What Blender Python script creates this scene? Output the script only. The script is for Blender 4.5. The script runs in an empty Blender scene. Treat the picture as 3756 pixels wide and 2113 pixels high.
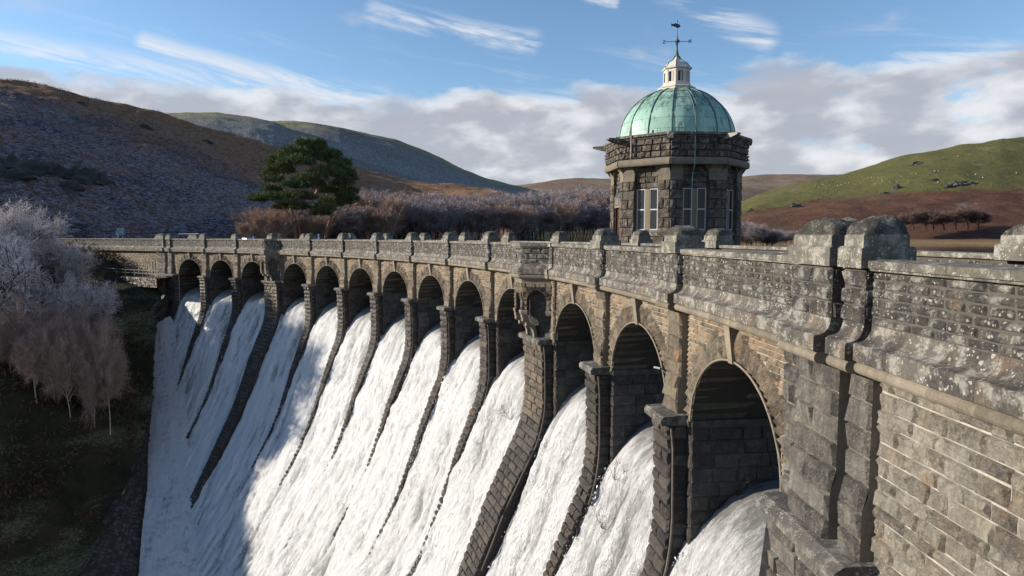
import bpy, math, random
import numpy as np
from mathutils import Vector, Matrix

random.seed(7)
RNG = np.random.RandomState(11)
scene = bpy.context.scene
COL = scene.collection

# ------------------------------------------------------------------ camera
CAM_H = 0.397
cam_d = bpy.data.cameras.new('camera')
cam = bpy.data.objects.new('camera', cam_d)
COL.objects.link(cam)
cam.location = (0, 0, CAM_H)
cam.rotation_euler = (math.pi / 2 - 0.0793, 0, 0)
cam_d.sensor_width = 36
cam_d.lens = 36 * 2400 / 3756
cam_d.clip_start = 0.2
cam_d.clip_end = 20000
scene.camera = cam

# ------------------------------------------------------------------ sun and sky
SUN_EL = math.radians(17.5)
SUN_AZ = math.radians(-84)          # from +Y (the view direction), negative = to the left
sun_dir = Vector((math.sin(SUN_AZ) * math.cos(SUN_EL), math.cos(SUN_AZ) * math.cos(SUN_EL), math.sin(SUN_EL)))
sd = bpy.data.lights.new('sun', 'SUN')
sd.energy = 4.6
sd.angle = math.radians(0.53)
sd.color = (1.0, 0.90, 0.76)
so = bpy.data.objects.new('sun', sd)
so.rotation_euler = sun_dir.to_track_quat('Z', 'Y').to_euler()
COL.objects.link(so)

world = bpy.data.worlds.new('World')
scene.world = world
world.use_nodes = True
scene.view_settings.view_transform = 'Standard'
scene.view_settings.look = 'None'
scene.view_settings.exposure = 0.7
scene.view_settings.gamma = 1
try:
    scene.view_settings.use_curve_mapping = False
except Exception:
    pass
scene.render.engine = 'CYCLES'
scene.cycles.max_bounces = 4
scene.cycles.diffuse_bounces = 3
scene.cycles.glossy_bounces = 2
scene.cycles.transmission_bounces = 2
scene.cycles.transparent_max_bounces = 6


class NT:
    """small helper to write node trees"""
    def __init__(s, tree):
        s.t = tree
        s.n = tree.nodes
        s.l = tree.links

    def new(s, typ, ins=None, **props):
        n = s.n.new(typ)
        for k, v in props.items():
            setattr(n, k, v)
        for k, v in (ins or {}).items():
            sock = n.inputs[k]
            if isinstance(v, bpy.types.NodeSocket):
                s.l.new(v, sock)
            else:
                sock.default_value = v
        return n

    def math(s, op, a, b=None, c=None, clamp=False):
        n = s.n.new('ShaderNodeMath')
        n.operation = op
        n.use_clamp = clamp
        for i, v in enumerate((a, b, c)):
            if v is None:
                continue
            if isinstance(v, bpy.types.NodeSocket):
                s.l.new(v, n.inputs[i])
            else:
                n.inputs[i].default_value = v
        return n.outputs[0]

    def vmath(s, op, a, b=None):
        n = s.n.new('ShaderNodeVectorMath')
        n.operation = op
        for i, v in enumerate((a, b)):
            if v is None:
                continue
            if isinstance(v, bpy.types.NodeSocket):
                s.l.new(v, n.inputs[i])
            else:
                n.inputs[i].default_value = v
        return n.outputs[0]

    def mix(s, f, a, b, mode='MIX'):
        n = s.n.new('ShaderNodeMix')
        n.data_type = 'RGBA'
        n.blend_type = mode
        for k, v in ((0, f), (6, a), (7, b)):
            if isinstance(v, bpy.types.NodeSocket):
                s.l.new(v, n.inputs[k])
            else:
                if k and len(v) == 3:
                    v = (*v, 1)
                n.inputs[k].default_value = v
        return n.outputs[2]

    def noise(s, vec, scale, detail=4, rough=.55, dist=0.0):
        n = s.new('ShaderNodeTexNoise', {'Scale': scale, 'Detail': detail, 'Roughness': rough, 'Distortion': dist})
        if vec is not None:
            s.l.new(vec, n.inputs['Vector'])
        return n.outputs['Fac']

    def voro(s, vec, scale, feature='F1', rand=1.0):
        n = s.new('ShaderNodeTexVoronoi', {'Scale': scale, 'Randomness': rand}, feature=feature)
        s.l.new(vec, n.inputs['Vector'])
        return n

    def step(s, x, lo, hi):
        n = s.new('ShaderNodeMapRange', {'From Min': lo, 'From Max': hi}, interpolation_type='SMOOTHSTEP')
        s.l.new(x, n.inputs['Value'])
        return n.outputs[0]

    def sc(s, vec, v):
        n = s.new('ShaderNodeVectorMath', {1: v}, operation='MULTIPLY')
        s.l.new(vec, n.inputs[0])
        return n.outputs[0]


# ---- world: Nishita sky with procedural clouds laid out by direction
w = NT(world.node_tree)
w.n.clear()
sky = w.new('ShaderNodeTexSky', sky_type='NISHITA', sun_disc=False, sun_elevation=SUN_EL,
            sun_rotation=SUN_AZ, altitude=300, air_density=1.0, dust_density=0.2, ozone_density=3.5)
geo = w.new('ShaderNodeTexCoord').outputs['Generated']
sep = w.new('ShaderNodeSeparateXYZ', {0: geo})
X, Y, Z = sep.outputs
hyp = w.math('SQRT', w.math('ADD', w.math('MULTIPLY', X, X), w.math('MULTIPLY', Y, Y)))
el = w.math('ARCTAN2', Z, hyp)                       # elevation, radians
az = w.math('ARCTAN2', X, Y)                         # azimuth from +Y, to the right positive
ae = w.new('ShaderNodeCombineXYZ', {0: az, 1: el}).outputs[0]
warp = w.noise(w.sc(ae, (6, 14, 1)), 1.0, 3, .5)
# low bank of cumulus
cv = w.sc(ae, (7.0, 15.0, 1))
n1 = w.noise(cv, 1.3, 9, .54, .1)
n2 = w.noise(w.vmath('ADD', cv, (-0.10, 0.30, 0)), 1.3, 6, .50, .1)   # sampled a little higher: shade from above
band = w.math('MULTIPLY', w.step(el, 0.022, 0.07), w.math('SUBTRACT', 1.0, w.step(w.math('SUBTRACT', w.math('ADD', el, w.math('MULTIPLY', w.math('SUBTRACT', warp, .5), .10)), w.math('MULTIPLY', az, .02)), 0.185, 0.240)))
cum = w.step(w.math('ADD', n1, w.math('MULTIPLY', band, .40)), 0.66, 0.82)
cum = w.math('MULTIPLY', cum, w.math('MAXIMUM', band, 0.25))
# thin grey puffs higher up
puff = w.math('MULTIPLY', w.step(w.noise(w.sc(ae, (7, 12, 1)), 1.0, 6, .5), 0.60, 0.78), .5)
# streaky cirrus
cirv = w.vmath('ADD', w.sc(ae, (5, 40, 1)), w.sc(w.new('ShaderNodeCombineXYZ', {1: az}).outputs[0], (1, 7.5, 1)))
cir = w.noise(cirv, 1.0, 8, .62, .5)
lowcir = w.math('MULTIPLY', w.step(w.math('ADD', el, w.math('MULTIPLY', az, .03)), .13, .20), w.math('SUBTRACT', 1.0, w.step(el, .22, .30)))
def streak(a0, e0, a1, e1, wd):
    """wispy band of cirrus between two directions of the sky"""
    dx, dy = a1 - a0, e1 - e0
    L2 = dx * dx + dy * dy
    pa = w.math('SUBTRACT', az, a0)
    pe = w.math('SUBTRACT', w.math('ADD', el, w.math('MULTIPLY', w.math('SUBTRACT', cir, .5), .05)), e0)
    t = w.math('DIVIDE', w.math('ADD', w.math('MULTIPLY', pa, dx), w.math('MULTIPLY', pe, dy)), L2, clamp=True)
    qx = w.math('SUBTRACT', pa, w.math('MULTIPLY', t, dx))
    qy = w.math('SUBTRACT', pe, w.math('MULTIPLY', t, dy))
    d = w.math('SQRT', w.math('ADD', w.math('MULTIPLY', qx, qx), w.math('MULTIPLY', qy, qy)))
    return w.math('SUBTRACT', 1.0, w.step(w.math('DIVIDE', d, wd), 0.0, 1.0))
st = None
for a in [(.17, .37, .36, .272, .026), (.33, .39, .62, .325, .05), (.05, .36, .15, .335, .012), (-.20, .315, .03, .283, .022),
          (-.66, .225, -.20, .200, .026), (-.50, .25, -.25, .21, .018), (-.1, .20, .42, .20, .022), (.52, .225, .68, .215, .02)]:
    v = streak(*a)
    st = v if st is None else w.math('MAXIMUM', st, v)
cirm = w.math('MULTIPLY', st, w.step(cir, .36, .60))
cirm = w.math('MAXIMUM', cirm, w.math('MULTIPLY', lowcir, w.math('MULTIPLY', w.step(cir, .52, .78), .55)))
# cloud shading: grey undersides, bright tops towards thin edges
thick = w.step(w.math('ADD', n2, w.math('MULTIPLY', band, .12)), .44, .68)
ccol = w.mix(thick, (5.3, 5.35, 5.5, 1), (2.6, 2.7, 3.1, 1))
ccol = w.mix(w.math('MULTIPLY', w.noise(cv, 3.0, 5, .5), .25), ccol, (4.6, 4.6, 4.8, 1))
gnd = (0.6, 0.6, 0.55, 1)
skyc = w.mix(1.0, sky.outputs[0], (1.18, 1.16, 1.12, 1), 'MULTIPLY')
low_ = w.math('MULTIPLY', w.math('SUBTRACT', 1.0, w.step(w.math('ABSOLUTE', el), 0.0, .16)), .8)
skyc = w.mix(low_, skyc, (4.3, 4.9, 5.6, 1))
c0 = w.mix(puff, skyc, (4.0, 4.1, 4.5, 1))
c1 = w.mix(w.math('MULTIPLY', cirm, .75), c0, (5.3, 5.4, 5.6, 1))
c2 = w.mix(w.math('MULTIPLY', cum, .93), c1, ccol)
bg = w.new('ShaderNodeBackground', {'Color': c2, 'Strength': 0.1})
wo = w.new('ShaderNodeOutputWorld', {'Surface': bg.outputs[0]})


# ------------------------------------------------------------------ mesh helpers
class MB:
    def __init__(s):
        s.v = []
        s.q = []
        s.t = []
        s.tint_q = []
        s.n = 0

    def add(s, verts, quads=None, tris=None, tint=0.5):
        verts = np.asarray(verts, float).reshape(-1, 3)
        s.v.append((verts, tint))
        if quads is not None and len(quads):
            s.q.append(np.asarray(quads, int) + s.n)
        if tris is not None and len(tris):
            s.t.append(np.asarray(tris, int) + s.n)
        s.n += len(verts)

    def build(s, name, mat, parent=None, smooth=False, **props):
        me = bpy.data.meshes.new(name)
        if s.n:
            V = np.concatenate([a for a, _ in s.v])
            T = np.concatenate([np.full(len(a), t) if np.isscalar(t) else np.asarray(t, float) for a, t in s.v])
            Q = np.concatenate(s.q) if s.q else np.zeros((0, 4), int)
            R = np.concatenate(s.t) if s.t else np.zeros((0, 3), int)
            me.vertices.add(len(V))
            me.vertices.foreach_set('co', V.ravel())
            nl = Q.size + R.size
            me.loops.add(nl)
            me.loops.foreach_set('vertex_index', np.concatenate([Q.ravel(), R.ravel()]).astype(np.int32))
            npoly = len(Q) + len(R)
            me.polygons.add(npoly)
            ls = np.concatenate([np.arange(len(Q)) * 4, len(Q) * 4 + np.arange(len(R)) * 3]).astype(np.int32)
            me.polygons.foreach_set('loop_start', ls)
            me.polygons.foreach_set('loop_total', np.concatenate([np.full(len(Q), 4), np.full(len(R), 3)]).astype(np.int32))
            me.polygons.foreach_set('use_smooth', np.full(npoly, bool(smooth)))
            me.update(calc_edges=True)
            at = me.attributes.new('tint', 'FLOAT', 'POINT')
            at.data.foreach_set('value', T.astype(np.float32))
        me.materials.append(mat)
        o = bpy.data.objects.new(name, me)
        COL.objects.link(o)
        if parent is not None:
            o.parent = parent
        for k, v in props.items():
            o[k] = v
        return o


def empty(name, loc=(0, 0, 0), parent=None, **props):
    o = bpy.data.objects.new(name, None)
    o.empty_display_size = .3
    COL.objects.link(o)
    o.location = loc
    if parent is not None:
        o.parent = parent
    for k, v in props.items():
        o[k] = v
    return o


def grid_quads(nu, nv, wrap_u=False):
    """quads of a (nv+1) x (nu+1) vertex grid stored row by row"""
    i = np.arange(nu)
    j = np.arange(nv)
    I, J = np.meshgrid(i, j)
    W = nu if wrap_u else nu + 1
    I2 = (I + 1) % W if wrap_u else I + 1
    return np.stack([J * W + I, J * W + I2, (J + 1) * W + I2, (J + 1) * W + I], -1).reshape(-1, 4)


def box_verts(x0, x1, y0, y1, z0, z1):
    return np.array([(x0, y0, z0), (x1, y0, z0), (x1, y1, z0), (x0, y1, z0), (x0, y0, z1), (x1, y0, z1), (x1, y1, z1), (x0, y1, z1)], float)


BOXQ = np.array([(0, 3, 2, 1), (4, 5, 6, 7), (0, 1, 5, 4), (1, 2, 6, 5), (2, 3, 7, 6), (3, 0, 4, 7)])


def tube(mb, pts, radii, n=6, tint=.5, cap=True):
    pts = np.asarray(pts, float)
    radii = np.broadcast_to(np.asarray(radii, float), (len(pts),))
    V = []
    d = np.gradient(pts, axis=0)
    for k in range(len(pts)):
        t = d[k] / (np.linalg.norm(d[k]) + 1e-9)
        a = np.array((0, 0, 1.)) if abs(t[2]) < .9 else np.array((1., 0, 0))
        u = np.cross(t, a)
        u /= np.linalg.norm(u)
        v = np.cross(t, u)
        th = np.arange(n) * 2 * math.pi / n
        V.append(pts[k] + radii[k] * (np.cos(th)[:, None] * u + np.sin(th)[:, None] * v))
    V = np.concatenate(V)
    Q = grid_quads(n, len(pts) - 1, True)
    T = []
    if cap:
        for base in (0, (len(pts) - 1) * n):
            for k in range(1, n - 1):
                T.append((base, base + k, base + k + 1) if base else (base, base + k + 1, base + k))
    mb.add(V, Q, T, tint)


def lathe(mb, prof, cx, cy, n=24, ang0=0.0, tint=.5, cap=True):
    """prof: (radius, z) list; polygonal with n sides"""
    th = ang0 + np.arange(n) * 2 * math.pi / n
    V = np.concatenate([np.stack([cx + r * np.cos(th), cy + r * np.sin(th), np.full(n, z)], -1) for r, z in prof])
    Q = grid_quads(n, len(prof) - 1, True)
    T = []
    if cap:
        for base, fl in ((0, 0), ((len(prof) - 1) * n, 1)):
            for k in range(1, n - 1):
                T.append((base, base + k, base + k + 1) if fl else (base, base + k + 1, base + k))
    mb.add(V, Q, T, tint)


# value noise for terrain
_perm = np.random.RandomState(3).rand(256, 256)


def vnoise(x, y):
    xi = np.floor(x).astype(int)
    yi = np.floor(y).astype(int)
    fx = x - xi
    fy = y - yi
    fx = fx * fx * (3 - 2 * fx)
    fy = fy * fy * (3 - 2 * fy)
    g = lambda a, b: _perm[a & 255, b & 255]
    return (g(xi, yi) * (1 - fx) + g(xi + 1, yi) * fx) * (1 - fy) + (g(xi, yi + 1) * (1 - fx) + g(xi + 1, yi + 1) * fx) * fy - .5


def fbm(x, y, oct=5, gain=.5):
    s = 0
    a = 1.
    f = 1.
    for k in range(oct):
        s = s + a * vnoise(x * f + 17.3 * k, y * f + 9.1 * k)
        a *= gain
        f *= 2.03
    return s


# ------------------------------------------------------------------ the plan curve of the dam
_S = np.arange(-40, 170.01, .25)
_Sc = np.clip(_S, -6, 118)
_ph = .09305 + 1.16935 * _Sc / 100 - .08567 * (_Sc / 100) ** 2 - .14038 * (_Sc / 100) ** 3
_dx = -np.sin(_ph) * .25
_dy = np.cos(_ph) * .25
_X = np.concatenate([[0], np.cumsum((_dx[1:] + _dx[:-1]) / 2)])
_Y = np.concatenate([[0], np.cumsum((_dy[1:] + _dy[:-1]) / 2)])
_k0 = int(np.argmin(abs(_S)))
_X += 5.75513 - _X[_k0]
_Y += 17.06613 - _Y[_k0]


def W(s, off, z):
    """dam coordinates (run along the crest, metres out to the downstream side, height) -> world"""
    s, off, z = np.broadcast_arrays(np.asarray(s, float), np.asarray(off, float), np.asarray(z, float))
    p = np.interp(s, _S, _ph)
    return np.stack([np.interp(s, _S, _X) - np.cos(p) * off, np.interp(s, _S, _Y) - np.sin(p) * off, z], -1)


def Wp(s, off=0.0, z=0.0):
    v = W(s, off, z)
    return Vector((float(v[0]), float(v[1]), float(v[2])))


def tangent_angle(s):
    return float(np.interp(s, _S, _ph))

# ------------------------------------------------------------------ materials
def new_mat(name):
    m = bpy.data.materials.new(name)
    m.use_nodes = True
    t = NT(m.node_tree)
    t.n.clear()
    out = t.new('ShaderNodeOutputMaterial')
    b = t.new('ShaderNodeBsdfPrincipled')
    t.l.new(b.outputs[0], out.inputs[0])
    pos = t.new('ShaderNodeNewGeometry').outputs['Position']
    return m, t, b, pos


def simple_mat(name, col, rough=.6, metal=0.0, var=.25, scale=6.0, bump=0.0):
    m, t, b, pos = new_mat(name)
    n = t.noise(pos, scale, 4, .6)
    c = t.mix(n, [x * (1 - var) for x in col], [min(1, x * (1 + var)) for x in col])
    t.l.new(c, b.inputs['Base Color'])
    b.inputs['Roughness'].default_value = rough
    b.inputs['Metallic'].default_value = metal
    if bump:
        bp = t.new('ShaderNodeBump', {'Height': t.noise(pos, scale * 5, 5, .6), 'Strength': .6, 'Distance': bump})
        t.l.new(bp.outputs[0], b.inputs['Normal'])
    return m


def stone_mat(name, dark, mid, light, lichen=0.0, orange=0.0, black=0.0, moss=0.0, wet=0.0, bump=.03, rough=.85, tan=0.0):
    m, t, b, pos = new_mat(name)
    tint = t.new('ShaderNodeAttribute', attribute_name='tint').outputs['Fac']
    big = t.noise(pos, .55, 3, .5)
    med = t.noise(pos, 3.2, 5, .62)
    fine = t.noise(pos, 26, 5, .7)
    v = t.math('ADD', t.math('MULTIPLY', tint, .55), t.math('MULTIPLY', med, .65))
    v = t.math('ADD', v, t.math('MULTIPLY', t.math('SUBTRACT', fine, .5), .55))
    v = t.math('ADD', v, t.math('MULTIPLY', t.math('SUBTRACT', t.noise(t.vmath('ADD', pos, (7, 7, 7)), 13, 6, .75, .5), .5), .7))
    v = t.math('SUBTRACT', v, .12, clamp=True)
    r = t.new('ShaderNodeValToRGB')
    cr = r.color_ramp
    cr.elements[0].position = .12
    cr.elements[0].color = (*dark, 1)
    cr.elements[1].position = .9
    cr.elements[1].color = (*light, 1)
    e = cr.elements.new(.48)
    e.color = (*mid, 1)
    t.l.new(v, r.inputs[0])
    c = r.outputs[0]
    if tan:
        tn = t.step(t.noise(pos, 1.7, 3, .5), .45, .7)
        c = t.mix(t.math('MULTIPLY', tn, tan), c, t.mix(med, (.24, .155, .085), (.36, .25, .15)))
    if black:
        # soot and water streaks: long in z
        sv = t.sc(pos, (2.2, 2.2, .35))
        bl = t.step(t.math('ADD', t.noise(sv, 1.6, 5, .6), t.math('MULTIPLY', t.math('SUBTRACT', tint, .5), .25)), .42, .60)
        c = t.mix(t.math('MULTIPLY', bl, black), c, t.mix(fine, (.018, .018, .020), (.060, .058, .056)))
    if orange:
        ov = t.step(t.noise(t.vmath('ADD', pos, (31, 7, 3)), 1.5, 5, .65), .60, .70)
        ov = t.math('MULTIPLY', ov, t.step(fine, .38, .56))
        c = t.mix(t.math('MULTIPLY', ov, orange), c, t.mix(med, (.36, .15, .03), (.55, .30, .08)))
    if moss:
        mv = t.step(t.noise(t.vmath('ADD', pos, (3, 77, 13)), 1.1, 5, .6), .55, .68)
        c = t.mix(t.math('MULTIPLY', mv, moss), c, (.06, .075, .025))
    if lichen:
        # pale crust in spots of several sizes
        dv = t.vmath('ADD', pos, t.sc(t.new('ShaderNodeTexNoise', {'Scale': 9.0, 'Vector': pos}).outputs['Color'], (.08, .08, .08)))
        v1 = t.voro(dv, 7.5)
        v2 = t.voro(dv, 17)
        where = t.noise(t.vmath('ADD', pos, (5, 50, 9)), .9, 4, .6)
        s1 = t.math('MULTIPLY', t.math('LESS_THAN', t.math('ADD', v1.outputs['Distance'], t.math('MULTIPLY', t.math('SUBTRACT', fine, .5), .5)), t.math('MULTIPLY', where, .35)), t.math('GREATER_THAN', t.new('ShaderNodeSeparateColor', {0: v1.outputs['Color']}).outputs[0], .50))
        s2 = t.math('MULTIPLY', t.math('LESS_THAN', v2.outputs['Distance'], t.math('MULTIPLY', where, .50)), t.math('GREATER_THAN', t.new('ShaderNodeSeparateColor', {0: v2.outputs['Color']}).outputs[0], .62))
        sm = t.math('MAXIMUM', s1, s2)
        crust = t.math('MULTIPLY', t.step(t.math('ADD', med, t.math('MULTIPLY', fine, .35)), .66, .82), .55)
        sm = t.math('MAXIMUM', t.math('MULTIPLY', sm, .95), crust)
        c = t.mix(t.math('MULTIPLY', sm, lichen), c, t.mix(fine, (.42, .41, .36), (.62, .60, .55)))
    t.l.new(c, b.inputs['Base Color'])
    b.inputs['Roughness'].default_value = rough
    if wet:
        b.inputs['Roughness'].default_value = .45
    crag = t.noise(pos, 11, 6, .72, .8)
    h = t.math('ADD', t.math('MULTIPLY', med, .8), t.math('MULTIPLY', fine, .35))
    h = t.math('ADD', h, t.math('MULTIPLY', crag, 1.2))
    bp = t.new('ShaderNodeBump', {'Height': h, 'Strength': 1.0, 'Distance': bump * 1.9})
    t.l.new(bp.outputs[0], b.inputs['Normal'])
    return m


M_PAR = stone_mat('parapet_stone', (.028, .025, .022), (.095, .082, .065), (.24, .21, .165), lichen=.85, black=.85, orange=.25, tan=.12, bump=.04)
M_COP = stone_mat('coping_stone', (.06, .055, .045), (.14, .128, .10), (.25, .23, .185), lichen=.6, black=.30, moss=.25, bump=.012)
M_LEDGE = stone_mat('ledge_stone', (.04, .036, .032), (.11, .097, .078), (.22, .195, .155), lichen=.65, black=.5, bump=.015, tan=.25)
M_WALL = stone_mat('spandrel_stone', (.06, .048, .034), (.215, .165, .105), (.39, .315, .215), orange=.75, black=.22, tan=.75, lichen=.10)
M_WING = stone_mat('wing_stone', (.09, .082, .068), (.31, .28, .225), (.54, .50, .41), orange=.45, black=.34, tan=.28, lichen=.12, bump=.05)
M_VOUS = stone_mat('voussoir_stone', (.05, .041, .031), (.19, .15, .105), (.35, .29, .205), orange=.8, black=.3, tan=.35, lichen=.12, bump=.05)
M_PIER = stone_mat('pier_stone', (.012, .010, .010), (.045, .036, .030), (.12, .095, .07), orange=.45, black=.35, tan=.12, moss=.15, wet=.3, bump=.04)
M_PIERW = stone_mat('wide_pier_stone', (.03, .025, .02), (.10, .078, .05), (.24, .18, .11), orange=1.0, black=.35, tan=.5, moss=.2, wet=.2, bump=.04)
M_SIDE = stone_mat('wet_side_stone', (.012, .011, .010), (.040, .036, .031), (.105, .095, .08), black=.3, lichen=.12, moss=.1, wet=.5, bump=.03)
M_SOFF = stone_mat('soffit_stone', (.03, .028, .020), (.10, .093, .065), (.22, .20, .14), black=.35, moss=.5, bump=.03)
M_DRESS = stone_mat('dressed_stone', (.10, .085, .06), (.19, .16, .118), (.29, .245, .185), black=.22, orange=.15, bump=.006)
M_MORT = simple_mat('mortar', (.33, .30, .26), .95, var=.9, scale=3.5, bump=.01)
M_MORTP = simple_mat('parapet_mortar', (.075, .068, .055), .95, var=.6, scale=9, bump=.01)
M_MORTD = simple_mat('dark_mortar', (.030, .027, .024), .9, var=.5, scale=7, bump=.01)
M_TOW = stone_mat('tower_stone', (.030, .025, .02), (.115, .092, .068), (.24, .20, .155), orange=.6, black=.5, tan=.3, lichen=.35, bump=.05)
M_TOWM = simple_mat('tower_mortar', (.085, .075, .06), .95, var=.4, scale=9, bump=.01)
M_ROAD = simple_mat('asphalt', (.05, .05, .05), .9, var=.3, scale=20, bump=.005)
M_METAL = simple_mat('dark_iron', (.03, .035, .035), .45, .6, var=.3)
M_WHITE = simple_mat('white_paint', (.50, .52, .54), .5, var=.08)
M_CARGLASS = simple_mat('car_glass', (.02, .025, .03), .5)
M_GLASS, _t, _b, _p = new_mat('window_glass')
_b.inputs['Base Color'].default_value = (.03, .035, .04, 1)
_b.inputs['Roughness'].default_value = .12
_b.inputs['Specular IOR Level'].default_value = .25
M_MULL = simple_mat('sandstone_mullion', (.21, .155, .10), .85, var=.2, bump=.006)
M_DOOR = simple_mat('maroon_door_paint', (.06, .015, .012), .5, var=.2)
M_SLATE = simple_mat('slate_plaque', (.05, .055, .06), .5, var=.2)
M_LEAD = simple_mat('lead_flashing', (.28, .26, .23), .7, .0, var=.35, scale=8, bump=.01)


def copper_mat():
    m, t, b, pos = new_mat('verdigris_copper')
    tint = t.new('ShaderNodeAttribute', attribute_name='tint').outputs['Fac']
    med = t.noise(pos, 2.0, 5, .6)
    c = t.mix(t.math('ADD', t.math('MULTIPLY', tint, .6), t.math('MULTIPLY', med, .4)), (.19, .37, .30), (.37, .56, .46))
    sv = t.noise(t.sc(pos, (3.5, 3.5, .5)), 1.2, 5, .6)
    st_ = t.step(sv, .55, .68)
    c = t.mix(t.math('MULTIPLY', st_, .75), c, (.06, .085, .07))
    br = t.step(t.noise(t.vmath('ADD', pos, (9, 9, 9)), 1.4, 4, .6), .55, .75)
    zz = t.new('ShaderNodeSeparateXYZ', {0: pos}).outputs[2]
    c = t.mix(t.math('MULTIPLY', br, .45), c, (.12, .12, .055))
    # the crown of the dome is stained darker and browner by run-off from the lantern
    c = t.mix(t.math('MULTIPLY', t.math('MULTIPLY', t.step(zz, 7.3, 8.8), .7), t.step(sv, .35, .6)), c, (.055, .075, .045))
    t.l.new(c, b.inputs['Base Color'])
    b.inputs['Roughness'].default_value = .55
    bp = t.new('ShaderNodeBump', {'Height': t.noise(pos, 5, 4, .6), 'Strength': .5, 'Distance': .03})
    t.l.new(bp.outputs[0], b.inputs['Normal'])
    return m


M_CURT = simple_mat('net_curtain', (.07, .08, .07), .9, var=.2)
M_COPPER = copper_mat()
M_COPRIB = simple_mat('copper_rib', (.07, .12, .09), .6, var=.4)


def water_mat():
    m, t, b, pos = new_mat('white_water')
    foam = t.new('ShaderNodeAttribute', attribute_name='tint').outputs['Fac']      # 0 = clear green lip, 1 = full foam
    # flow-aligned coordinates come with the mesh (u across the bay, v down the fall)
    uv = t.new('ShaderNodeAttribute', attribute_name='flow').outputs['Vector']
    a = t.noise(t.sc(uv, (1.5, .42, 1)), 1.0, 6, .66, 1.0)
    c_ = t.noise(t.sc(uv, (5.0, 1.7, 1)), 1.0, 7, .70, 1.0)
    d_ = t.noise(t.sc(uv, (17, 4.2, 1)), 1.0, 4, .70, .5)
    mixv = t.math('ADD', t.math('MULTIPLY', a, .35), t.math('ADD', t.math('MULTIPLY', c_, .45), t.math('MULTIPLY', d_, .2)))
    f = t.step(t.math('ADD', mixv, t.math('MULTIPLY', t.math('SUBTRACT', foam, .5), .60)), .45, .72)
    col = t.mix(f, (.27, .27, .26), (.81, .81, .81))
    t.l.new(col, b.inputs['Base Color'])
    b.inputs['Roughness'].default_value = .45
    b.inputs['Specular IOR Level'].default_value = .3
    h = t.math('ADD', t.math('MULTIPLY', c_, .9), t.math('ADD', t.math('MULTIPLY', d_, .4), t.math('MULTIPLY', a, .9)))
    bp = t.new('ShaderNodeBump', {'Height': h, 'Strength': 1.0, 'Distance': .33})
    t.l.new(bp.outputs[0], b.inputs['Normal'])
    return m


M_WATER = water_mat()


def lake_mat():
    m, t, b, pos = new_mat('still_water')
    b.inputs['Base Color'].default_value = (.02, .03, .03, 1)
    b.inputs['Roughness'].default_value = .06
    bp = t.new('ShaderNodeBump', {'Height': t.noise(t.sc(pos, (1, .4, 1)), 1.2, 4, .6), 'Strength': .12, 'Distance': .05})
    t.l.new(bp.outputs[0], b.inputs['Normal'])
    return m


M_LAKE = lake_mat()


def hill_mat(name, cols, frost=0.0, scale=1.0, bump=.6, frost_lo=.42, rock=.0, zmix=None, tuft=.9, fcol=(.34, .32, .37)):
    """moorland: cols = (dark heather, brown bracken, pale grass, green grass share 0..1)"""
    m, t, b, pos = new_mat(name)
    big = t.noise(t.sc(pos, (1, 1, 4)), .012 * scale, 5, .6)
    med = t.noise(pos, .06 * scale, 6, .65)
    sml = t.noise(t.sc(pos, (1, 1, 2.2)), .45 * scale, 6, .7)
    fin = t.noise(t.sc(pos, (1, 1, 2.2)), tuft * scale, 5, .75)
    c = t.mix(t.step(med, .36, .62), cols[0], cols[1])
    c = t.mix(t.step(t.math('ADD', big, t.math('MULTIPLY', t.math('SUBTRACT', sml, .5), .5)), .50, .66), c, cols[2])
    if len(cols) > 3:
        tint = t.new('ShaderNodeAttribute', attribute_name='tint').outputs['Fac']
        g = t.step(t.math('ADD', tint, t.math('MULTIPLY', t.math('SUBTRACT', med, .5), .5)), .42, .58)
        c = t.mix(g, c, t.mix(t.step(sml, .35, .7), cols[3], cols[4]))
    c = t.mix(t.math('MULTIPLY', t.step(fin, .60, .34), .45), c, (.018, .014, .012))
    if rock:
        rk = t.math('MULTIPLY', t.step(t.noise(t.vmath('ADD', t.sc(pos, (1, 1, 3)), (90, 3, 1)), .035 * scale, 5, .62), .66, .70), rock)
        c = t.mix(rk, c, t.mix(fin, (.05, .05, .05), (.30, .30, .28)))
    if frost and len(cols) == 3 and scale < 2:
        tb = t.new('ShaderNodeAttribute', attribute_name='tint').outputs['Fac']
        c = t.mix(t.math('MULTIPLY', t.step(tb, .25, .7), t.step(t.math('ADD', sml, t.math('MULTIPLY', fin, .6)), .55, .95)), c, t.mix(med, (.42, .21, .10), (.28, .17, .09)))  # orange bracken, brightened in colour to stand in for sunlight on the crest
    if frost:
        tint = t.new('ShaderNodeAttribute', attribute_name='tint').outputs['Fac']
        fr = t.step(t.math('ADD', t.math('MULTIPLY', big, .9), t.math('MULTIPLY', sml, .55)), frost_lo + .22, frost_lo + .48)
        fr = t.math('MULTIPLY', fr, t.step(t.math('ADD', t.math('MULTIPLY', fin, .6), t.math('MULTIPLY', sml, .4)), .40, .66))
        fr = t.math('MULTIPLY', fr, t.math('SUBTRACT', 1.0, tint, clamp=True))
        c = t.mix(t.math('MULTIPLY', fr, frost), c, fcol)
    t.l.new(c, b.inputs['Base Color'])
    b.inputs['Roughness'].default_value = 1.0
    b.inputs['Specular IOR Level'].default_value = .1
    h = t.math('ADD', t.math('MULTIPLY', sml, 1.0), t.math('MULTIPLY', fin, .5))
    bp = t.new('ShaderNodeBump', {'Height': h, 'Strength': 1.0, 'Distance': bump})
    t.l.new(bp.outputs[0], b.inputs['Normal'])
    return m


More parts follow.
